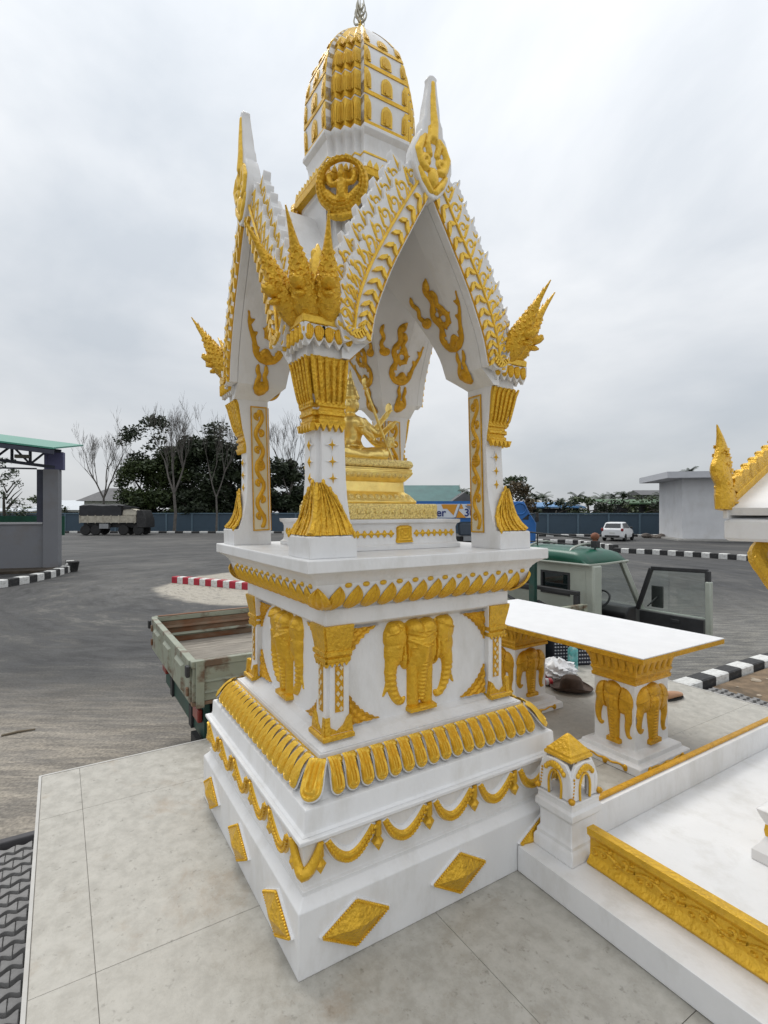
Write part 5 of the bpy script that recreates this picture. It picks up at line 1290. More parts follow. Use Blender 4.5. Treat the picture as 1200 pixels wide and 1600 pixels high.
for s in (-1, 1):
    sd_ = MB(); sd_.bx(s * CW - .03, s * CW + .03, C0 - .002, C0 + .17, CZ, 1.655); part("rear_pillar", sd_, CABG, TK, 30, bevel=.025)
    ap = MB(); ap.beam((s * (CW - .02), CF - .08, 1.02), (s * (CW - .08), CF - .42, 1.67), .055, .07); part("front_pillar", ap, CABG, TK, 30, bevel=.01)
part("windscreen", MB().add([(-CW + .03, CF - .06, 1.04), (CW - .03, CF - .06, 1.04), (CW - .10, CF - .40, 1.65), (-CW + .10, CF - .40, 1.65)], [(0, 1, 2, 3)]), PANE, TK, None)
part("cab_front", MB().rings([[(-CW, CF - .12, CZ - .25), (CW, CF - .12, CZ - .25), (CW, CF, CZ - .25), (-CW, CF, CZ - .25)], [(-CW, CF - .14, 1.03), (CW, CF - .14, 1.03), (CW, CF - .02, 1.03), (-CW, CF - .02, 1.03)]]), CABG, TK, 30, bevel=.03)
part("cab_floor", MB().bx(-CW + .03, CW - .03, C0 + .06, CF - .14, CZ - .06, CZ), TRIM, TK, 30)
ds = MB().rings([[(-CW + .05, y, z) for y, z in ((CF - .14, .72), (CF - .34, .78), (CF - .38, .98), (CF - .30, 1.06), (CF - .10, 1.06))], [(CW - .05, y, z) for y, z in ((CF - .14, .72), (CF - .34, .78), (CF - .38, .98), (CF - .30, 1.06), (CF - .10, 1.06))]][::-1])
part("dashboard", ds, TRIM, TK, 30, bevel=.02)
for x in (-.42, .42):
    se = MB(); se.bx(x - .30, x + .30, C0 + .10, C0 + .55, CZ + .10, CZ + .25); se.bx(x - .28, x + .28, C0 + .08, C0 + .20, CZ + .26, 1.28); part("seat", se, TRIM, TK, 30, bevel=.04)
tor = MB(); tor.tube([(.19 * math.cos(a), .19 * math.sin(a), 0) for a in [2 * PI * i / 28 for i in range(29)]], .014, 7)
for k in range(3):
    a = PI / 2 + k * 2 * PI / 3; tor.tube([(0, 0, -.03), (.185 * math.cos(a), .185 * math.sin(a), 0)], .012, 6)
tor.tube([(0, 0, -.35), (0, 0, -.02)], .02, 7); tor.ell((0, 0, -.02), (.05, .05, .03), 10, 6)
part("steering_wheel", tor, TRIM, TK, 45, M=T(.44, CF - .46, 1.12) @ RX(R(38)))
# roof: crowned, with rolled edge and racks
rf = MB(); rings = []
for y, z, w_ in ((C0 - .07, 1.665, CW + .01), (C0 - .065, 1.74, CW + .005), (C0 - .04, 1.785, CW - .0), (C0 + .04, 1.81, CW - .02), (C0 + .25, 1.825, CW - .03), (C0 + .55, 1.82, CW - .04), (C0 + .74, 1.79, CW - .05), (C0 + .80, 1.74, CW - .05), (C0 + .82, 1.675, CW - .05)):
    ring = []
    for i in range(17):
        t = -1 + 2 * i / 16; ring.append((t * w_, y, 1.66 + (z - 1.66) * (1 - abs(t) ** 14) + .025 * (1 - t * t) * (z > 1.7)))
    rings.append(ring)
rf.rings(rings, False, False, False)
rfo = part("cab_roof", rf, TEAL, TK, 50); so = rfo.modifiers.new("thick", 'SOLIDIFY'); so.thickness = .02; so.offset = -1
gu = MB().tube([(-CW - .01, C0 - .065, 1.665), (CW + .015, C0 - .065, 1.665), (CW + .005, C0 + .30, 1.665), (CW - .05, C0 + .81, 1.672)], .014, 6); part("gutter", gu, CABG, rfo, 40)
rk = MB()
for x in (-.78, -.15, .55): rk.tube(smoothline([(x, C0 - .02, 1.76), (x, C0 + .10, 1.855), (x, C0 + .45, 1.89), (x, C0 + .78, 1.76)], 9), .014, 6)
part("roof_rib", rk, CABG, rfo, 40)
rr = MB(); rr.tube([(-.86, C0 + .1, 2.0), (-.2, C0 + .14, 2.02), (.7, C0 + .38, 1.95)], .012, 6)
for p in ((-.86, C0 + .1), (-.1, C0 + .16), (.66, C0 + .37)): rr.tube([(p[0], p[1], 1.82), (p[0], p[1], 2.0)], .010, 6)
rr.tube([(-.85, C0 + .12, 1.90), (.65, C0 + .36, 1.87)], .009, 6)
part("roof_rack", rr, TRIM, TK, 40)
BRN = mat("rusty_brown", (.20, .075, .04), .75, var=.3, vscale=20, bump=.4)
for (x, y, z, s) in ((-.86, C0 + .10, 2.065, .06), (.66, C0 + .37, 1.99, .055)):
    k_ = MB().ell((x, y, z), (s, s, s * .9), 10, 7); k_.lathe([(s * .55, -.05), (s * .7, -.01), (s * .5, .02)], 10, (x, y, z - s)); part("rusty_roof_lamp", k_, BRN, TK, 45)
part("roof_lamp_bracket", MB().bx(.62, .71, C0 + .33, C0 + .41, 1.845, 1.935), TRIM, TK, 30, bevel=.01)
# open door, hinged at the front pillar and swung square to the cab
DR = part("open_door", MB().bx(0, .88, -.035, .0, .86, 1.06), GREYT, TK, 30, M=T(CW + .03, CF - .26, 0) @ RZ(R(2)), bevel=.01)
fr = MB(); fr.beam((.02, -.018, 1.06), (.20, -.018, 1.60), .05, .05, (0, 1, 0)); fr.beam((.20, -.018, 1.60), (.86, -.018, 1.62), .05, .05, (0, 1, 0)); fr.beam((.86, -.018, 1.62), (.87, -.018, 1.06), .055, .05, (0, 1, 0)); part("window_frame", fr, TRIM, DR, 30, bevel=.008)
part("door_edge", MB().bx(.845, .905, -.06, .012, .86, 1.50), CABG, DR, 30, bevel=.012)
part("door_skin", MB().bx(.0, .88, .001, .03, .85, 1.07), CABG, DR, 30, bevel=.01)
part("door_pane", MB().add([(.06, -.015, 1.07), (.84, -.015, 1.07), (.84, -.015, 1.59), (.22, -.015, 1.58)], [(0, 1, 2, 3)]), PANE, DR, None)
part("door_card", MB().bx(.06, .82, -.045, -.036, .88, 1.05), TRIM, DR, 30, bevel=.003)
part("card_inset", MB().prism([(-.36, 1.03), (-.79, 1.03), (-.79, .91), (-.42, .91)], .0, .008, M=T(0, -.046, 0) @ RZ(-PI / 2)), GREYT, DR, 30)
part("door_handle", MB().bx(.46, .56, -.066, -.056, .97, 1.01), TRIM, DR, 30, bevel=.008)
mi = MB(); mi.beam((.12, .03, 1.10), (.18, .16, 1.22), .018); mi.bx(.10, .25, .155, .185, 1.08, 1.36); part("wing_mirror", mi, TRIM, DR, 30, bevel=.012)

for y in (.35, 1.0, 1.7, 2.4, 3.1, 3.8):
    for s_ in (-1, 1): part("rope_hook", MB().tube([(s_ * (HW + .006), y - .02, FZ - .055), (s_ * (HW + .035), y - .01, FZ - .085), (s_ * (HW + .035), y + .01, FZ - .085), (s_ * (HW + .006), y + .02, FZ - .055)], .006, 5), TRIM, TK, 40)
for s_ in (-1, 1):
    part("tail_lamp", MB().bx(s_ * .70 - .09, s_ * .70 + .09, .08, .118, .70, .80), mat("tail_lamp_lens", (.22, .03, .02), .3), TK, 30, bevel=.01)
    for z in (.98, 1.12): part("gate_hinge", MB().bx(s_ * .86 - .02, s_ * .86 + .02, -.018, -.001, z - .03, z + .03), RUST, TK, 30, bevel=.004)
part("far_rail_rust", MB().bx(-HW - .006, -HW + .046, .06, BL - .06, RZT + .001, RZT + .007), RUST, TK, 30)
part("loose_stick", MB().beam((-.30, 1.35, FZ + .022), (.05, 2.1, FZ + .022), .02), TRIM, TK, 30)
# ================================================================ small things on the platform behind the table
def onL(px, py): D = 812 * 1.603 / (py - 800); return Vector(((px - 600) / 812 * D, D, PLAT))
FELT = mat("brown_felt", (.075, .050, .038), .9, var=.2, vscale=20, bump=.3, bscale=80)
h = MB(); n = 40; rings = []
for r, z in ((.175, .022), (.18, .028), (.165, .018), (.13, .012), (.105, .014), (.098, .03), (.095, .075), (.088, .108), (.070, .122), (.040, .115), (.012, .108)):
    rings.append([(r * 1.03 * math.cos(2 * PI * k / n), r * .90 * math.sin(2 * PI * k / n), z + (.035 * abs(math.sin(2 * PI * k / n)) ** 3 * max(0, (r - .12) / .06) if r > .12 else 0) - (.022 * math.exp(-(math.sin(2 * PI * k / n) * r / .03) ** 2) if z > .10 else 0)) for k in range(n)])
h.rings(rings, False, True)
ho = thing("brown_hat", "brown felt hat with curled brim lying on the floor behind the table", "hat", onL(893, 1078), R(-15))
hb = part("hat_shape", h, FELT, ho, 60); so = hb.modifiers.new("thick", 'SOLIDIFY'); so.thickness = .006; so.offset = -1
hb2 = MB().rings([[(.0945 * 1.03 * math.cos(2 * PI * k / n), .0945 * .9 * math.sin(2 * PI * k / n), z) for k in range(n)] for z in (.028, .045)], False, False); part("hat_band", hb2, TRIM, ho, 60)
# crumpled plastic bag
bgm = mat("white_plastic_bag", (.72, .73, .75), .3, var=.1, vscale=20)
b = MB(); rings = []; n = 26
for i in range(12):
    t = i / 11; z = .17 * t; r = .15 * math.sin(PI * (.25 + .72 * t)) ** .7 + .01
    rings.append([(r * (1 + .16 * math.sin(k * 2.3 + i * 1.7) + .1 * math.sin(k * 5.1 + i)) * math.cos(2 * PI * k / n) * 1.25, r * (1 + .14 * math.sin(k * 1.9 + i * 2.1)) * math.sin(2 * PI * k / n), z * (1 + .10 * math.sin(k * 1.3 + i)) + .001) for k in range(n)])
b.rings(rings, True, True)
o = part("plastic_bag", b, bgm, None, 25); o.location = onL(868, 1057); tag(o, "crumpled white plastic bag on the floor behind the hat", "bag")
bd = mat("navy_check_fabric", (.018, .020, .032), .7, var=.2)
CHK = mat("pale_check_thread", (.45, .46, .50), .7)
def checked_bag(px, py, w_, hgt, label):
    r = thing("checked_bag", label, "bag", onL(px, py), R(8), group="checked bags behind the table")
    part("bag_body", MB().sq([(w_ * .95, .001), (w_, .02), (w_ * .98, hgt * .8), (w_ * .85, hgt)]), bd, r, 40, bevel=.015)
    ck = MB()
    for i in range(6):
        for j in range(6):
            ck.bx(-w_ * .8 + i * w_ * .32 - .008, -w_ * .8 + i * w_ * .32 + .008, -w_ - .006, -w_ + .004, .03 + j * hgt * .13, .03 + j * hgt * .13 + .012)
    part("check_pattern", ck, CHK, r, 30, kind="stuff")
checked_bag(905, 1036, .09, .30, "dark checked bag standing nearest the table pedestal"); checked_bag(872, 1032, .10, .26, "dark checked bag standing behind the white plastic bag")
ct = thing("drink_carton", "tall pale turquoise carton standing between the dark bags", "carton", onL(895, 1045), R(20))
part("carton_body", MB().sq([(.036, .001), (.036, .20), (.030, .215), (.004, .24)]), mat("carton_print", (.10, .36, .36), .45, var=.5, vscale=18, dark=(.55, .62, .60), dscale=16, damt=.9), ct, 30, bevel=.002)
part("carton_seam", MB().bx(-.036, .036, -.003, .003, .2405, .262), mat("carton_paper", (.55, .62, .6), .5), ct, 30)
cr_m = mat("red_can_paint", (.42, .02, .03), .3, var=.1); 
for k, (px, py, a, lb) in enumerate(((855, 1061, .3, "red drink can lying beside the white plastic bag"), (853, 1071, .1, "red drink can lying in front of the other next to the hat brim"))):
    c = thing("drink_can", lb, "can", onL(px, py) + Vector((0, 0, .033)), a, group="red cans beside the hat")
    part("can_body", MB().lathe([(.026, -.058), (.033, -.05), (.033, .05), (.026, .058)], 16, M=RY(PI / 2)), cr_m, c, 40)
    part("can_end", MB().lathe([(.024, .0585), (.025, .061), (.003, .060)], 14, M=RY(-PI / 2)), STEEL, c, 40)
    part("can_stripe", MB().lathe([(.0333, -.01), (.0336, -.01), (.0336, .018), (.0333, .018)], 16, M=RY(PI / 2)), mat("can_white", (.6, .6, .6), .4), c, 40)
sh = thing("tan_shoe", "small tan leather shoe with dark toe beside the near pedestal", "shoe", onL(1052, 1092), R(-60))
sp_h = MB(); n = 18
rings = []
for y, w_, h0 in ((-.10, .022, .055), (-.085, .032, .065), (-.04, .034, .062), (.0, .036, .055), (.05, .040, .045), (.09, .034, .035), (.115, .018, .026)):
    rings.append([(w_ * math.cos(2 * PI * k / n), y, max(.012, .012 + h0 * (.5 + .5 * math.sin(2 * PI * k / n)))) for k in range(n)])
sp_h.rings(rings); part("shoe_upper", sp_h, mat("tan_leather", (.42, .23, .13), .55, var=.2), sh, 50)
so_ = MB(); so_.rings([[(w_ * s, y, z) for y, w_, s in [(y, w_, 1) for y, w_ in ((-.105, .02), (-.04, .036), (.05, .042), (.10, .032), (.125, .012))] + [(y, w_, -1) for y, w_ in ((.125, .012), (.10, .032), (.05, .042), (-.04, .036), (-.105, .02))]] for z in (.001, .014)]); part("shoe_sole", so_, RUBBER, sh, 30)

o = part("wooden_stick", MB().tube([(-.14, 0, .012), (0, .012, .014), (.15, -.004, .012)], [.010, .012, .008], 6), mat("weathered_stick", (.16, .13, .09), .9), None, 40); o.location = G(28, 1146); o.rotation_euler = (0, 0, .6); tag(o, "short weathered stick lying on the yard at the far left", "stick")
# ================================================================ boundary fence
FB = mat("fence_blue", (.042, .072, .102), .7, var=.12, vscale=.8, dark=(.03, .055, .08), dscale=.8, damt=.5)
FP = mat("fence_post_blue", (.085, .135, .175), .7, var=.1)
def fence(a, b, label, step=3.0, h=2.2):
    a, b = Vector(a), Vector(b); d = b - a; Ln = d.length; n = round(Ln / step); st = Ln / n
    r = thing("boundary_fence", label, "fence", a, math.atan2(d.y, d.x), group="blue boundary fence")
    pm = MB().bx(.08, st - .08, -.04, .04, .02, h - .16).mesh("fence_panel", FB); qm = MB().bx(-.10, .10, -.10, .10, 0, h - .14).mesh("fence_post", FP); cm = MB().bx(.0, st - .01, -.12, .12, h - .14, h).mesh("fence_coping", FP)
    for i in range(n + 1):
        if i < n: link("fence_panel", pm, r, T(i * st)); link("fence_coping", cm, r, T(i * st))
        link("fence_post", qm, r, T(i * st))
fence((-62, 62.5, 0), (2, 59.5, 0), "left run of slate blue boundary fence under the dark trees")
fence((2.0, 56.5, 0), (60, 50, 0), "right run of slate blue boundary fence behind the white car")

# ================================================================ trees
BARK = mat("grey_bark", (.11, .10, .09), .9, var=.3, vscale=3)
DBARK = mat("dark_bark", (.045, .038, .030), .9, var=.3, vscale=3)
def leafm(name, c1, c2):
    m = bpy.data.materials.new(name); m.use_nodes = True; t = m.node_tree; b = t.nodes['Principled BSDF']; b.inputs['Roughness'].default_value = .6
    oi = t.nodes.new("ShaderNodeNewGeometry"); n = t.nodes.new("ShaderNodeTexNoise"); n.inputs['Scale'].default_value = .9; n.inputs['Detail'].default_value = 3; t.links.new(oi.outputs['Position'], n.inputs['Vector'])
    r = t.nodes.new("ShaderNodeValToRGB"); r.color_ramp.elements[0].position = .35; r.color_ramp.elements[1].position = .65; r.color_ramp.elements[0].color = (*c1, 1); r.color_ramp.elements[1].color = (*c2, 1)
    t.links.new(n.outputs[0], r.inputs[0]); t.links.new(r.outputs[0], b.inputs['Base Color']); return m
LEAF1 = leafm("leaf_dark", (.012, .020, .009), (.030, .045, .016)); LEAF2 = leafm("leaf_mid", (.020, .036, .010), (.060, .085, .022)); LEAF3 = leafm("leaf_palm", (.014, .028, .012), (.04, .065, .025)); LEAF4 = leafm("leaf_dry", (.05, .035, .018), (.10, .07, .03))
def branch(mb, p, d, ln, r, lvl, tips, spread=.5, up=.25, kids=(2, 4), rnd=random):
    pts = [Vector(p)]; dd = Vector(d).normalized(); n = 4
    for i in range(n):
        dd = (dd + Vector((rnd.uniform(-1, 1), rnd.uniform(-1, 1), rnd.uniform(-.4, .8))) * .12 + Vector((0, 0, up * .15))).normalized(); pts.append(pts[-1] + dd * ln / n)
    mb.tube(pts, [max(r, .010) * (1 - .4 * i / n) for i in range(n + 1)], 6 if lvl > 3 else 3)
    if lvl == 0: tips.append(pts[-1]); return
    for k in range(rnd.randint(*kids)):
        i = rnd.randint(2, n); a = rnd.uniform(0, 2 * PI); q = dd.orthogonal().normalized(); q.rotate(Matrix.Rotation(a, 3, dd))
        branch(mb, pts[i], dd * (1 - spread * .5) + q * spread + Vector((0, 0, up)), ln * rnd.uniform(.55, .8), r * .5, lvl - 1, tips, spread, up, kids, rnd)
def bare_tree(px, D, hgt, label, forks=2, seed=1, name="bare_tree", spread=.42, trunk=.22, lean_=(0, 0, 1)):
    rnd = random.Random(seed); p = at(px, D); r = thing(name, label, "tree", p); tips = []; tm = MB()
    th = hgt * .28; trunk *= .72; tm.tube([(0, 0, -.2), (rnd.uniform(-.2, .2), 0, th * .5), (lean_[0] * th * .4, 0, th)], [trunk, trunk * .85, trunk * .75], 7)
    part("trunk", tm, BARK, r, 50); cm = MB()
    for k in range(forks):
        a = PI * k / max(1, forks - 1) + rnd.uniform(-.3, .3); branch(cm, (lean_[0] * th * .4, 0, th), (math.cos(a) * .38, math.sin(a) * .2, 1), hgt * .255, trunk * .62, 5, tips, spread, .34, (2, 4), rnd)
    part("crown", cm, BARK, r, 50)
def leaf_cloud(cs, n, sz, rnd):
    mb = MB()
    for c, rr in cs:
        k = max(1, int(n * (rr[0] * rr[1] * rr[2]) ** .67))
        for i in range(k):
            u = rnd.gauss(0, 1), rnd.gauss(0, 1), rnd.gauss(0, 1); L_ = math.sqrt(sum(x * x for x in u)) or 1; q = rnd.random() ** .42
            p = Vector((c[0] + u[0] / L_ * rr[0] * q, c[1] + u[1] / L_ * rr[1] * q, c[2] + u[2] / L_ * rr[2] * q))
            a = Vector((rnd.uniform(-1, 1), rnd.uniform(-1, 1), rnd.uniform(-.6, .6))).normalized() * sz * rnd.uniform(.6, 1.4); b_ = a.orthogonal().normalized() * sz * rnd.uniform(.35, .7); b_.rotate(Matrix.Rotation(rnd.uniform(0, 6), 3, a.normalized()))
            o = len(mb.v); mb.v += [tuple(p - a), tuple(p + b_), tuple(p + a), tuple(p - b_)]; mb.f.append((o, o + 1, o + 2, o + 3))
    return mb
def leafy_tree(px, D, hgt, wid, label, leafmat, seed, n=70, sz=.24, low=.15, clumps=26, trunk=.2, name="leafy_tree", bark=None):
    rnd = random.Random(seed); r = thing(name, label, "tree", at(px, D)); tm = MB(); tips = []
    tm.tube([(0, 0, -.2), (rnd.uniform(-.3, .3), 0, hgt * .3), (rnd.uniform(-.4, .4), 0, hgt * .55)], [trunk, trunk * .8, trunk * .5], 7)
    for k in range(7): 
        a = rnd.uniform(0, 2 * PI); z = hgt * rnd.uniform(.2, .55); e_ = Vector((math.cos(a) * wid * .38, math.sin(a) * wid * .38, z + hgt * rnd.uniform(.12, .32))); tm.tube([(0, 0, z), tuple(e_ * .5 + Vector((0, 0, z * .55))), tuple(e_)], [trunk * .45, trunk * .3, trunk * .1], 5)
    part("trunk", tm, bark or DBARK, r, 50); cs = []
    for k in range(clumps):
        a = rnd.uniform(0, 2 * PI); t = rnd.random(); z = hgt * (low + (1 - low) * t); rad_ = wid * .5 * math.sin(PI * min(1, .18 + .78 * t)) ** .6 * rnd.uniform(.35, 1); s = rnd.uniform(.10, .22) * min(hgt, wid)
        cs.append(((math.cos(a) * rad_, math.sin(a) * rad_ * .8, min(z, hgt - s * .5)), (s, s, s * .75)))
    part("crown", leaf_cloud(cs, n, sz, rnd), leafmat, r, None)
bare_tree(162, 64, 14.2, "slender bare tree forking low, leftmost of the trees behind the tarped lorry", 3, 11)
bare_tree(203, 66, 10.5, "small thin bare tree between the leftmost bare tree and the leafy one", 2, 5, spread=.5, trunk=.14)
bare_tree(272, 57.5, 15.4, "tall pale twin stemmed bare tree standing in front of the fence", 3, 23, trunk=.26)
bare_tree(338, 57.8, 14.0, "thin bare tree with feathery top near the left column", 2, 37, trunk=.18)
bare_tree(452, 63, 14.8, "bare tree seen between the two left columns of the shrine", 3, 41, trunk=.22)
leafy_tree(232, 65, 14.5, 6.6, "tall leafy tree with gaps of sky, above the lorry end", LEAF1, 3, n=95, sz=.22, low=.45, clumps=20)
leafy_tree(222, 63.5, 8.6, 6.8, "lighter green bushy tree just right of the hip roofed house", LEAF2, 4, n=190, sz=.22, low=.04, clumps=34)
leafy_tree(268, 65, 10.2, 7.5, "dense dark green tree behind the twin stemmed bare tree", LEAF2, 6, n=200, sz=.25, low=.02, clumps=42)
leafy_tree(318, 64.5, 11.6, 7.5, "big dense dark tree left of the shrine column", LEAF1, 8, n=210, sz=.26, low=.02, clumps=46)
leafy_tree(362, 64, 11.0, 7.0, "dense dark tree half hidden by the left shrine column", LEAF1, 9, n=210, sz=.26, low=.02, clumps=44)
leafy_tree(345, 67, 13.6, 8.5, "tall loose crowned tree rising behind the dense dark ones", LEAF1, 10, n=80, sz=.22, low=.5, clumps=22)
leafy_tree(440, 64, 8.6, 7.5, "dark rounded tree seen low between the left columns", LEAF1, 12, n=210, sz=.25, low=.0, clumps=40)
leafy_tree(492, 65, 8.2, 7.5, "dark rounded tree mostly hidden behind the front column", LEAF1, 13, n=190, sz=.25, low=.0, clumps=34)
leafy_tree(812, 58, 5.6, 4.2, "round tree with brown dry leaves above the blue lorry cab", LEAF4, 14, n=200, sz=.17, low=.2, clumps=24)
leafy_tree(806, 62, 6.6, 4.2, "green topped tree behind the brown leaved one", LEAF2, 15, n=150, sz=.18, low=.3, clumps=20)
leafy_tree(10, 60, 8.5, 4.0, "feathery grey green tree at the far left edge behind the shed wall", LEAF3, 31, n=110, sz=.16, low=.1, clumps=24)
leafy_tree(60, 78, 4.6, 9, "low dark bushes beyond the shed opening", LEAF2, 33, n=120, sz=.22, low=0, clumps=26)
for k, (px, h_, w_) in enumerate(((868, 3.6, 5.5), (905, 4.0, 6.0), (950, 3.8, 6), (998, 4.2, 6.5), (1040, 3.6, 5))):
    leafy_tree(px, 58 + (k % 2) * 3, h_, w_, ["low bushy tree beyond the fence right of the blue roof", "low bushy tree left of the white car beyond the fence", "low bushy tree above the white car beyond the fence", "low bushy tree left of the flat roofed building", "low bushy tree touching the flat roofed building edge"][k], LEAF2 if k % 2 else LEAF1, 50 + k, n=150, sz=.19, low=0, clumps=24)
for k, (px, h_, w_) in enumerate(((205, 4.4, 5), (250, 4.6, 6), (300, 5.0, 6), (350, 5.0, 6), (385, 4.6, 5), (420, 4.6, 5), (470, 4.6, 6))):
    leafy_tree(px, 63 + (k % 2), h_, w_, ["low dark shrub growth behind the tarped lorry's cab end", "low dark shrub growth behind the fence under the leafy tree", "low dark shrub growth right of the twin stemmed trunk", "low dark shrub growth beside the thin bare trunk", "low dark shrub growth touching the left column", "low dark shrub growth just right of the left column", "low dark shrub growth beside the front column"][k], LEAF1, 150 + k, n=230, sz=.24, low=0, clumps=26, name="understory_shrub")
def palm(px, D, hgt, label, seed, nf=15, fl=2.0):
    rnd = random.Random(seed); r = thing("palm_tree", label, "tree", at(px, D), group="palms beyond the fence"); tm = MB(); tm.tube([(0, 0, -.2), (rnd.uniform(-.2, .2), 0, hgt * .6), (rnd.uniform(-.3, .3), 0, hgt)], [.2, .15, .13], 6); part("trunk", tm, DBARK, r, 50)
    top = Vector(tm.v[-1]); top.z = hgt; c = MB()
    for k in range(nf):
        a = 2 * PI * k / nf + rnd.uniform(-.2, .2); el = rnd.uniform(-.1, 1.3); pts = []
        for i in range(7):
            t = i / 6; pts.append(Vector((math.cos(a) * fl * t * math.cos(el * (1 - .4 * t)), math.sin(a) * fl * t * math.cos(el), hgt + fl * (math.sin(el) * t - .42 * t * t))))
        for i in range(6):
            d_ = (pts[i + 1] - pts[i]); sdv = Vector((-math.sin(a), math.cos(a), 0))
            for s in (-1, 1):
                for q in range(2):
                    b0 = pts[i].lerp(pts[i + 1], q * .5); ll = .50 * (1 - .09 * i); o = len(c.v); c.v += [tuple(b0), tuple(b0 + d_ * .35), tuple(b0 + sdv * s * ll + d_ * .6 + Vector((0, 0, -.16)))]; c.f.append((o, o + 1, o + 2))
    part("crown", c, LEAF3, r, None)
for k, (px, D, h_, lb) in enumerate(((838, 75, 4.9, "palm just right of the yellowish far house"), (848, 78, 5.2, "palm second from the yellowish far house"), (875, 80, 4.2, "small palm left of the white far gable"), (902, 74, 5.0, "palm above the end of the blue roof"), (918, 76, 4.6, "palm just right of the blue roof end"), (940, 72, 4.8, "palm above the tail of the white car"), (958, 74, 5.0, "palm directly above the white car roof"), (975, 70, 5.0, "palm between the white car and green roof"), (1012, 78, 4.8, "palm above the long green roof"), (1034, 82, 5.4, "palm left of the flat roofed building's eave"), (720, 70, 5.4, "palm beside the teal roofed house"), (732, 66, 5.0, "palm nearest the right column beside the teal roofed house"), (1078, 75, 8.0, "palm top showing over the flat roof beside the gold finial"))): palm(px, D, h_ * .86 if px < 1060 else h_, lb, 70 + k, nf=20, fl=1.7)

# ================================================================ houses
ROOFG = mat("grey_roof", (.10, .10, .105), .7, var=.15, vscale=2); TEALR = mat("teal_roof", (.045, .13, .125), .6, var=.12, vscale=1, dark=(.03, .08, .08), dscale=.6, damt=.5)
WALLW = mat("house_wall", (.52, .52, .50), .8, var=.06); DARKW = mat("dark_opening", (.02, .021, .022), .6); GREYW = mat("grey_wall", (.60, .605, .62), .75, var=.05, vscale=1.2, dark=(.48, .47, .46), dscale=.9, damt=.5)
BLUER = mat("blue_roof", (.07, .21, .42), .5, var=.1); GRNR = mat("green_roof", (.055, .12, .05), .6, var=.15); CREAMW = mat("cream_wall", (.50, .42, .28), .8, var=.08); ALU = mat("pale_metal_roof", (.50, .53, .56), .5, var=.06)
def house(name, label, loc, w_, d_, h_, roof_h, wallm, roofm, kind="gable", over=.5, wins=(), rz=0):
    r = thing(name, label, "house", loc, rz); part("wall", MB().bx(-w_ / 2, w_ / 2, 0, d_, 0, h_), wallm, r, None)
    W, D0, D1 = w_ / 2 + over, -over, d_ + over; m = MB()
    if kind == "gable": m.rings([[(x, D0, h_ + .01), (x, (D0 + D1) / 2, h_ + roof_h), (x, D1, h_ + .01)] for x in (-W, W)][::-1])
    elif kind == "front": m.rings([[(-W, y, h_ + .01), (W, y, h_ + .01), (0, y, h_ + roof_h)] for y in (D1, D0)])
    elif kind == "hip":
        rg = W * .32; m.add([(-W, D0, h_ + .01), (W, D0, h_ + .01), (W, D1, h_ + .01), (-W, D1, h_ + .01), (-rg, (D0 + D1) / 2, h_ + roof_h), (rg, (D0 + D1) / 2, h_ + roof_h)], [(0, 1, 5, 4), (1, 2, 5), (2, 3, 4, 5), (3, 0, 4), (3, 2, 1, 0)])
    elif kind == "shed": m.rings([[(x, D0, h_ + .01), (x, D1, h_ + roof_h), (x, D1, h_ + roof_h + .15), (x, D0, h_ + .16)] for x in (-W, W)][::-1])
    part("roof", m, roofm, r, None)
    for (x0, x1, z0, z1) in wins:
        o = part("window", MB().bx(x0, x1, -.05, -.004, z0, z1), DARKW, r, None); part("window_frame", MB().bx(x0 - .08, x1 + .08, -.07, -.052, z0 - .10, z0), WALLW, o, None)
    return r
house("hip_roof_house", "house with grey hip roof behind the tarped lorry", at(165, 75), 6.2, 6, zz(783, 75), 2.0, WALLW, ROOFG, "hip", .8, ((-.6, 1.0, 2.4, 3.3), (-2.6, -1.4, 2.2, 3.2)))
house("warehouse", "long white metal roofed warehouse beyond the fence at left", at(88, 80), 7.5, 8, 2.6, 1.6, WALLW, ALU, "gable", .3, ((1.2, 3.4, .6, 2.3),))
house("flat_shed", "low cream shed far left behind the shed opening", at(8, 72), 7, 5, 2.3, .5, CREAMW, ALU, "shed", .3)
hh = house("teal_roof_house", "house with wide teal gable roof seen between the columns", at(664, 66), 8.4, 8, 3.2, 2.7, GREYW, TEALR, "gable", .7, ((-3.4, -2.4, 1.9, 2.9), (-1.6, -.4, 1.9, 2.9), (.6, 2.6, 1.9, 2.9)))
pg = MB(); pg.rings([[(-2.4, y, 3.0), (2.4, y, 3.0), (0, y, 4.7)] for y in (3, -2.2)]); part("porch_roof", pg, ROOFG, hh, None, M=T(4.6, -.6, 0))
for x in (-2.1, -.7, .7, 2.1): part("porch_post", MB().bx(x - .12, x + .12, -2.0, -1.76, 0, 3.0), WALLW, hh, None, M=T(4.6, -.6, 0))
part("gable_trim", MB().add([(4.92, -.75, 3.15), (4.92, -.75, 3.45), (4.92, 4.0, 6.15), (4.92, 4.0, 5.85)], [(0, 1, 2, 3)]), WALLW, hh, None)
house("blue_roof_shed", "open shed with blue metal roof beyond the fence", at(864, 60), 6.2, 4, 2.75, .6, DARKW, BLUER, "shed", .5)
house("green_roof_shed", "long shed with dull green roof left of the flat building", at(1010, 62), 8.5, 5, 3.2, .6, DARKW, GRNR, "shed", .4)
house("yellow_house", "small yellowish gable house among the palms", at(838, 84), 2.8, 3, 3.0, 1.4, CREAMW, CREAMW, "front", .2)
house("far_grey_house", "small far grey roofed house above the green shed", at(1035, 88), 7, 5, 5.2, .9, ROOFG, ROOFG, "gable", .3)
house("far_white_gable", "tiny white gable among the palms above the blue roof end", at(889, 90), 3.0, 3, 2.6, 1.6, CREAMW, WALLW, "front", .2)
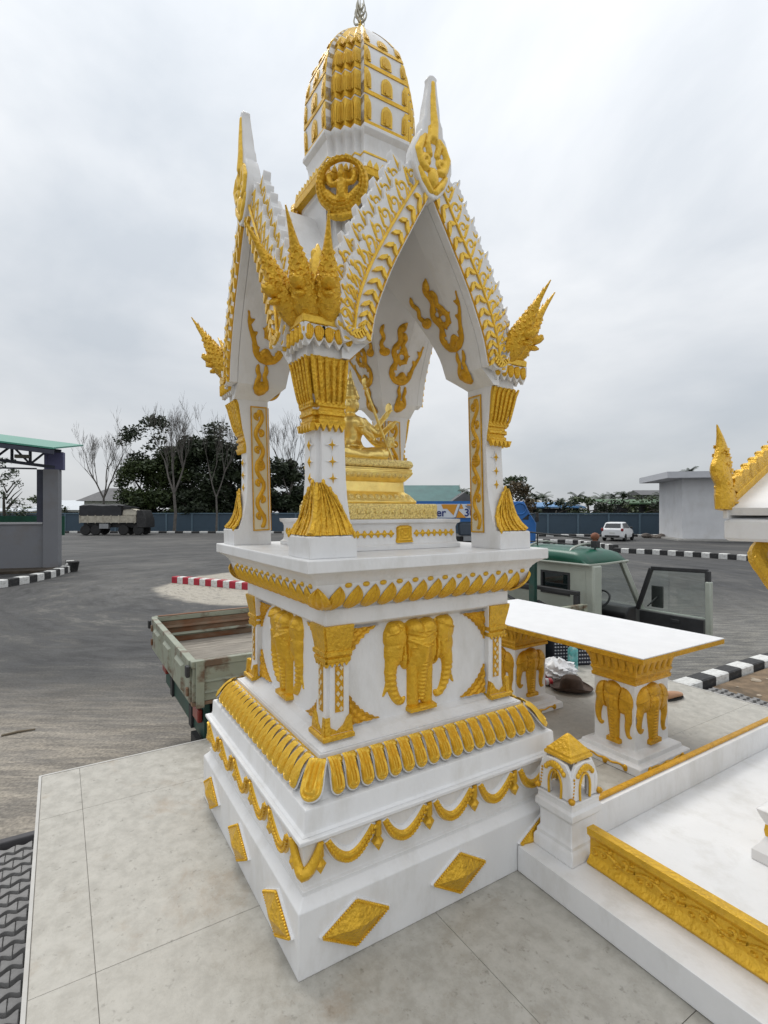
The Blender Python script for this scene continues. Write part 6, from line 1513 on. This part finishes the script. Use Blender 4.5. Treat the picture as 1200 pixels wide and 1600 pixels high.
# flat roofed building on the right
FBd = thing("flat_roof_building", "pale grey building with flat overhanging roof at the right", "building", at(1066, 42), R(-12))
part("wall", MB().bx(0, 14, 0, 6, .15, 5.0), GREYW, FBd, None)
part("roof_slab", MB().bx(-1.45, 15, -1.2, 7, 5.001, 5.5), mat("roof_fascia", (.50, .51, .54), .7, var=.05), FBd, None)
part("footing", MB().bx(-.6, 15, -1.0, 6.5, 0, .14), mat("footing_concrete", (.34, .33, .31), .85, var=.1), FBd, None)
for x in (3.6, 3.95, 5.6, 5.95): part("bollard", MB().lathe([(.09, .0), (.09, .75), (.07, .8)], 10, (x, -6.5, 0)), mat("dark_bollard", (.05, .05, .055), .6), FBd, 40)
rk_m = mat("rubble_pile", (.13, .11, .095), .9, var=.4, vscale=3, bump=.8, bscale=6)
rp = MB(); 
for i in range(16): rp.ell((random.uniform(-1.6, 1.6), random.uniform(-.5, .5), random.uniform(.05, .30)), (random.uniform(.2, .5), .3, random.uniform(.12, .28)), 7, 5)
o = part("rubble_pile", rp, rk_m, None, 30, kind="stuff"); o.location = at(1036, 46); tag(o, "low pile of rubble beside the flat roofed building", "rubble")

# ================================================================ grey shed at the left edge
GS = thing("grey_shed", "grey shed with green roof and dark steel truss at the left edge", "shed", at(82, 20.9), R(18))
SW_ = mat("shed_wall", (.17, .175, .19), .75, var=.06, vscale=.8, dark=(.14, .11, .08), dscale=.9, damt=.4); SB = mat("shed_steel", (.030, .034, .055), .6, var=.2); SGR = mat("shed_green_roof", (.045, .22, .16), .5, var=.08)
part("corner_column", MB().bx(-.26, .26, -.26, .26, 0, 4.0), SW_, GS, None)
part("dark_jamb", MB().bx(-.52, -.262, -.10, .12, 1.85, 4.0), SB, GS, None)
part("low_wall", MB().bx(-9, -.262, -.12, .12, 0, 1.82), SW_, GS, None)
part("wall_coping", MB().bx(-9, -.30, -.18, .18, 1.822, 1.90), mat("coping_pale", (.36, .36, .37), .7), GS, None)
part("tie_bar", MB().bx(-9, -.55, -.03, .03, 4.0, 4.06), SB, GS, None)
part("column_head", MB().bx(-.28, .38, -.05, .28, 4.01, 4.72), mat("violet_steel", (.07, .07, .15), .6), GS, None)
tz0 = lambda x: 4.78 + (-x) * .105; bz0 = lambda x: 4.10 + (-x) * .23 if x > -2.5 else 4.10 + .23 * 2.5 + (-x - 2.5) * .05
part("truss_top_chord", MB().beam((.3, 0, tz0(.3)), (-9, 0, tz0(-9)), .12, .14), SB, GS, None); part("truss_bottom_chord", MB().beam((.1, 0, bz0(-.0)), (-2.5, 0, bz0(-2.5) - .25), .12, .12), SB, GS, None)
part("truss_bottom_chord", MB().beam((-2.5, 0, bz0(-2.5) - .25), (-9, 0, bz0(-2.5) + .1), .12, .12), SB, GS, None)
for i in range(9):
    x = -.15 - i * .62; lo = bz0(0) + (x - .1) / (-2.6) * (bz0(-2.5) - .25 - bz0(0)) if x > -2.5 else bz0(-2.5) - .25 + (-2.5 - x) * .05
    part("truss_web", MB().beam((x, 0, lo), (x, 0, tz0(x)), .08), SB, GS, None)
    x2 = x - .62; lo2 = bz0(0) + (x2 - .1) / (-2.6) * (bz0(-2.5) - .25 - bz0(0)) if x2 > -2.5 else bz0(-2.5) - .25 + (-2.5 - x2) * .05
    part("truss_web", MB().beam((x, 0, lo), (x2, 0, tz0(x2)), .07) if i % 2 else MB().beam((x, 0, tz0(x)), (x2, 0, lo2), .07), SB, GS, None)
rf = MB(); rf.rings([[(x, -1.5, tz0(x) - .06), (x, 3.2, tz0(x) + .62), (x, 3.2, tz0(x) + .68), (x, -1.5, tz0(x) + .0)] for x in (.42, -10)]); part("roof_sheet", rf, SGR, GS, None)
part("eave_beam", MB().beam((.42, -1.45, tz0(.42) - .17), (-10, -1.45, tz0(-10) - .17), .10, .16), SB, GS, None)
part("floodlight", MB().bx(-1.25, -.75, -.22, -.08, 4.42, 4.56), mat("lamp_housing", (.16, .15, .12), .6), GS, 30, bevel=.02)
part("green_sheeting", MB().bx(-9, -.6, 4.2, 4.3, 1.2, 2.12), mat("green_tarp", (.012, .085, .05), .7, var=.2), GS, None)
pt = MB().lathe([(.13, 0), (.20, .36), (.22, .38), (.2, .39), (.18, .36)], 14); ptt = part("plant_pot", pt, BLACK, None, 40); ptt.location = G(115, 893); tag(ptt, "black plant pot standing at the kerb corner by the grey shed", "pot")
sb_ = MB(); sb_.bx(-9, .4, -1.4, -.13, .004, .10); part("soil_strip", sb_, mat("bed_soil", (.05, .038, .026), .95, var=.4, vscale=4), GS, None)
wd = leaf_cloud([((-3.2, -.5, .55), (.9, .4, .5)), ((-4.5, -.6, .4), (.8, .4, .4))], 260, .08, random.Random(3)); wo = part("shrub", wd, LEAF3, None, None); wo.location = GS.location; wo.rotation_euler = GS.rotation_euler; tag(wo, "small dusty shrub growing against the grey shed wall", "shrub")

# ================================================================ vehicles in the distance
TARP = mat("black_tarp", (.020, .021, .024), .75, var=.3, vscale=2, bump=.4, bscale=5); CRM = mat("cream_lorry_side", (.42, .39, .32), .7, var=.15, dark=(.15, .12, .09), dscale=3, damt=.6)
LR = thing("tarped_lorry", "parked lorry with cream sides and black tarpaulin in front of the fence", "lorry", at(182, 52.5), R(2))
lb_ = part("cargo_side", MB().bx(-3.1, 2.4, -1.1, 1.1, 1.25, 1.95), CRM, LR, 30)
for i in range(8): part("side_stake", MB().bx(-3.1 + i * .76, -3.0 + i * .76, -1.14, -1.101, 1.2, 2.0), CRM, lb_, 30)
tp = MB(); tp.rings([[(x, -1.12, 1.93), (x, 1.12, 1.93), (x, 1.05, h_), (x, .3, h_ + .14), (x, -.3, h_ + .14), (x, -1.05, h_)] for x, h_ in ((-3.12, 2.9), (-2.0, 2.98), (-.9, 2.9), (.1, 2.96), (.95, 2.88))]); part("tarpaulin", tp, TARP, LR, 30)
part("cab", MB().rings([[(1.02, -1.05, z) if False else (x, y, z) for x, y in ((2.45, -1.05), (a, -1.05), (a, 1.05), (2.45, 1.05))][::-1] for z, a in ((.75, 3.4), (1.6, 3.38), (2.35, 3.1), (2.5, 3.0))]), BLACK, LR, 30, bevel=.05)
part("cream_bundle", MB().rings([[(x, -1.0, 1.96), (x, 1.0, 1.96), (x, .8, h_), (x, -.8, h_)] for x, h_ in ((1.0, 2.5), (1.7, 2.62), (2.4, 2.4))]), CRM, LR, 30, bevel=.08)
part("tarp_strip", MB().beam((.6, -.9, 2.95), (2.5, -.7, 2.72), .5, .08), TARP, LR, 30)
part("chassis", MB().bx(-3.0, 3.2, -.5, .5, .75, 1.2), BLACK, LR, 30); part("tool_box", MB().bx(-1.2, -.3, -1.05, -.52, .65, 1.15), STEEL, LR, 30, bevel=.02)
WHM = MB().lathe([(.25, -.15), (.44, -.15), (.50, -.1), (.50, .1), (.44, .15), (.25, .15)], 20, M=RX(PI / 2)).mesh("wheel", RUBBER, 40)
for x in (-2.6, -1.6, 1.1, 2.55):
    for y in (-.85, .85): link("wheel", WHM, LR, T(x, y, .5))
# blue lorry with printed board
BLU = mat("blue_paint", (.012, .12, .38), .45, var=.12, vscale=1.2, dark=(.02, .06, .16), dscale=1.5, damt=.5); SLATE = mat("slate_box", (.045, .062, .085), .6, var=.1); ORNG = mat("orange_print", (.62, .27, .015), .55); PRW = mat("print_white", (.62, .66, .72), .55); NAVY = mat("navy_print", (.010, .025, .16), .5); PRG = mat("print_grey", (.20, .21, .26), .5)
BD = 29.5
BR = thing("blue_lorry", "blue lorry with orange and white printed side board seen between the columns", "lorry", at(720, BD), R(0))
X = lambda px: (px - 720) / 812 * BD; Z = lambda py: zz(py, BD)
bb_ = part("cargo_box", MB().bx(X(600), X(796), 0, 2.2, Z(815), Z(783)), BLU, BR, 30)
bo = part("printed_board", MB().bx(X(640), X(792), -.06, -.004, Z(809), Z(787.5)), PRW, BR, None)
def para(x0, x1, y0, y1, sk): return [(X(x0), Z(y1)), (X(x1), Z(y1)), (X(x1) + sk, Z(y0)), (X(x0) + sk, Z(y0))]
def flat(name, poly, m_, depth, parent): return part(name, MB().prism([(-a, z) for a, z in poly], depth, depth + .008, M=RZ(-PI / 2) ), m_, parent, None)
for poly, m_, d_ in ((para(688, 699, 788, 809, .45), ORNG, .062), (para(716, 748, 788, 795, .1), ORNG, .063), (para(712, 728, 795, 809, .5), ORNG, .064), (para(697, 706, 790, 797, .3), PRG, .065)): flat("print_shape", [(a, z) for a, z in poly], m_, d_, bo)
def text(s, x, z, size, m_, parent, depth=.075, shear=0.0, name="lettering"):
    c = bpy.data.curves.new("lettering", 'FONT'); c.body = s; c.size = size; c.extrude = .004; c.shear = shear; c.offset = .012
    o = bpy.data.objects.new("lettering", c); COL.objects.link(o); bpy.context.view_layer.update()
    me = bpy.data.meshes.new_from_object(o.evaluated_get(bpy.context.evaluated_depsgraph_get())); bpy.data.objects.remove(o); me.materials.clear(); me.materials.append(m_)
    return link(name, me, parent, T(x, -depth, z) @ RX(PI / 2))
text("er", X(681.5), Z(806.5), .62, NAVY, bo); text("300", X(725), Z(806.5), .60, NAVY, bo); text("1", X(703), Z(808.5), 1.12, PRG, bo, .070, .35); text("1", X(702), Z(808), 1.08, PRW, bo, .082, .35)
part("chassis", MB().bx(X(600), X(838), .3, 1.9, .55, .9), BLACK, BR, 30); part("side_tank", MB().bx(X(718), X(760), -.02, .6, Z(837), Z(817)), SLATE, BR, 30, bevel=.08)
part("rear_guard", MB().bx(X(724), X(760), -.05, .0, Z(845), Z(838)), STEEL, BR, 30)
WHB = MB().lathe([(.25, -.15), (.44, -.15), (.50, -.1), (.50, .1), (.44, .15), (.25, .15)], 20, M=RX(PI / 2)).mesh("wheel", RUBBER, 40)
for x in (X(625), X(660), X(815)):
    for y in (.25, 1.95): link("wheel", WHB, BR, T(x, y, .5))
cbp = [(X(797), Z(852)), (X(837), Z(852)), (X(838.5), Z(818)), (X(829), Z(803)), (X(819), Z(783.5)), (X(797), Z(783.5))]
cbm = MB(); cbm.prism(cbp, 0, 2.2, M=RZ(PI / 2) @ SCL(1, -1, 1)); co = part("cab", cbm, BLU, BR, 25, bevel=.06)
wn = MB(); wn.tube([(X(812) + .36 * math.cos(a), -.012, Z(795) + .32 * math.sin(a)) for a in [2 * PI * i / 20 for i in range(21)]], .045, 6); part("round_emboss", wn, BLU, co, 40)
part("cab_side_window", MB().prism([(X(815), Z(812)), (X(826), Z(803)), (X(826), Z(812))], 0, .01, M=RZ(PI / 2) @ SCL(1, -1, 1) @ T(-.012, 0, 0)), DARKW, co, None)
ms = MB(); ms.beam((X(824), -.05, Z(806)), (X(835), -.30, Z(801)), .05); ms.bx(X(834), X(839), -.36, -.26, Z(815), Z(801)); part("mirror", ms, BLACK, co, 30, bevel=.03)
# white car
WC = thing("white_car", "white hatchback car parked by the blue fence", "car", at(966, 42.3), R(-38))
CP = mat("white_car_paint", (.70, .71, .72), .25, var=.02); CG = glass("car_glass", (.015, .018, .022), .06)
def car_ring(y, hw, z0, z1): return [(-hw, y, z0), (-hw * 1.02, y, (z0 + z1) / 2), (-hw * .93, y, z1), (hw * .93, y, z1), (hw * 1.02, y, (z0 + z1) / 2), (hw, y, z0)]
bd_ = MB(); bd_.rings([car_ring(*q) for q in ((-1.88, .70, .38, .92), (-1.80, .80, .28, 1.0), (-1.2, .83, .24, 1.0), (.6, .83, .24, .98), (1.3, .82, .25, .90), (1.75, .76, .28, .78), (1.88, .62, .34, .66))]); part("body", bd_, CP, WC, 35, bevel=.05)
cab = MB(); cab.rings([[(-.74, -1.72, .99), (.74, -1.72, .99), (.76, .75, .97), (-.76, .75, .97)], [(-.62, -1.45, 1.42), (.62, -1.45, 1.42), (.60, -.05, 1.46), (-.60, -.05, 1.46)], [(-.52, -1.25, 1.49), (.52, -1.25, 1.49), (.50, -.25, 1.50), (-.50, -.25, 1.50)]]); part("cabin", cab, CP, WC, 35, bevel=.03)
part("rear_window", MB().add([(-.60, -1.705, 1.05), (.60, -1.705, 1.05), (.54, -1.478, 1.40), (-.54, -1.478, 1.40)], [(0, 1, 2, 3)]), CG, WC, None)
for s in (-1, 1):
    f_ = (0, 1, 2, 3)
    part("side_window", MB().add([(s * .757, -1.35, 1.03), (s * .765, -.45, 1.03), (s * .638, -.45, 1.41), (s * .635, -1.25, 1.40)], [f_]), CG, WC, None); part("side_window", MB().add([(s * .766, -.38, 1.03), (s * .77, .52, 1.03), (s * .64, -.08, 1.42), (s * .638, -.38, 1.42)], [f_]), CG, WC, None)
    part("tail_lamp", MB().bx(s * .74 - .09, s * .74 + .09, -1.90, -1.76, .80, 1.02), mat("tail_lamp_red", (.25, .02, .02), .25), WC, 30, bevel=.03); part("wing_mirror", MB().bx(s * .90 - .09, s * .90 + .09, .35, .47, .98, 1.12), BLACK, WC, 30, bevel=.03)
part("windscreen", MB().add([(-.70, .735, 1.0), (.70, .735, 1.0), (.56, .0, 1.43), (-.56, .0, 1.43)], [(0, 1, 2, 3)]), CG, WC, None); part("bumper_grille", MB().bx(-.55, .55, -1.93, -1.86, .33, .48), BLACK, WC, 30, bevel=.02); part("number_plate", MB().bx(-.2, .2, -1.90, -1.875, .60, .71), WALLW, WC, None)
cw = MB().lathe([(.17, -.10), (.28, -.10), (.31, -.07), (.31, .07), (.28, .10), (.17, .10)], 20, M=RY(PI / 2)).mesh("wheel", RUBBER, 40); cr2 = MB().lathe([(.02, .08), (.15, .09), (.175, .10)], 16, M=RY(PI / 2)).mesh("rim", STEEL, 40)
for y in (-1.15, 1.2):
    for s in (-1, 1): o = link("wheel", cw, WC, T(s * .76, y, .31) @ RZ(0 if s > 0 else PI)); link("rim", cr2, o)
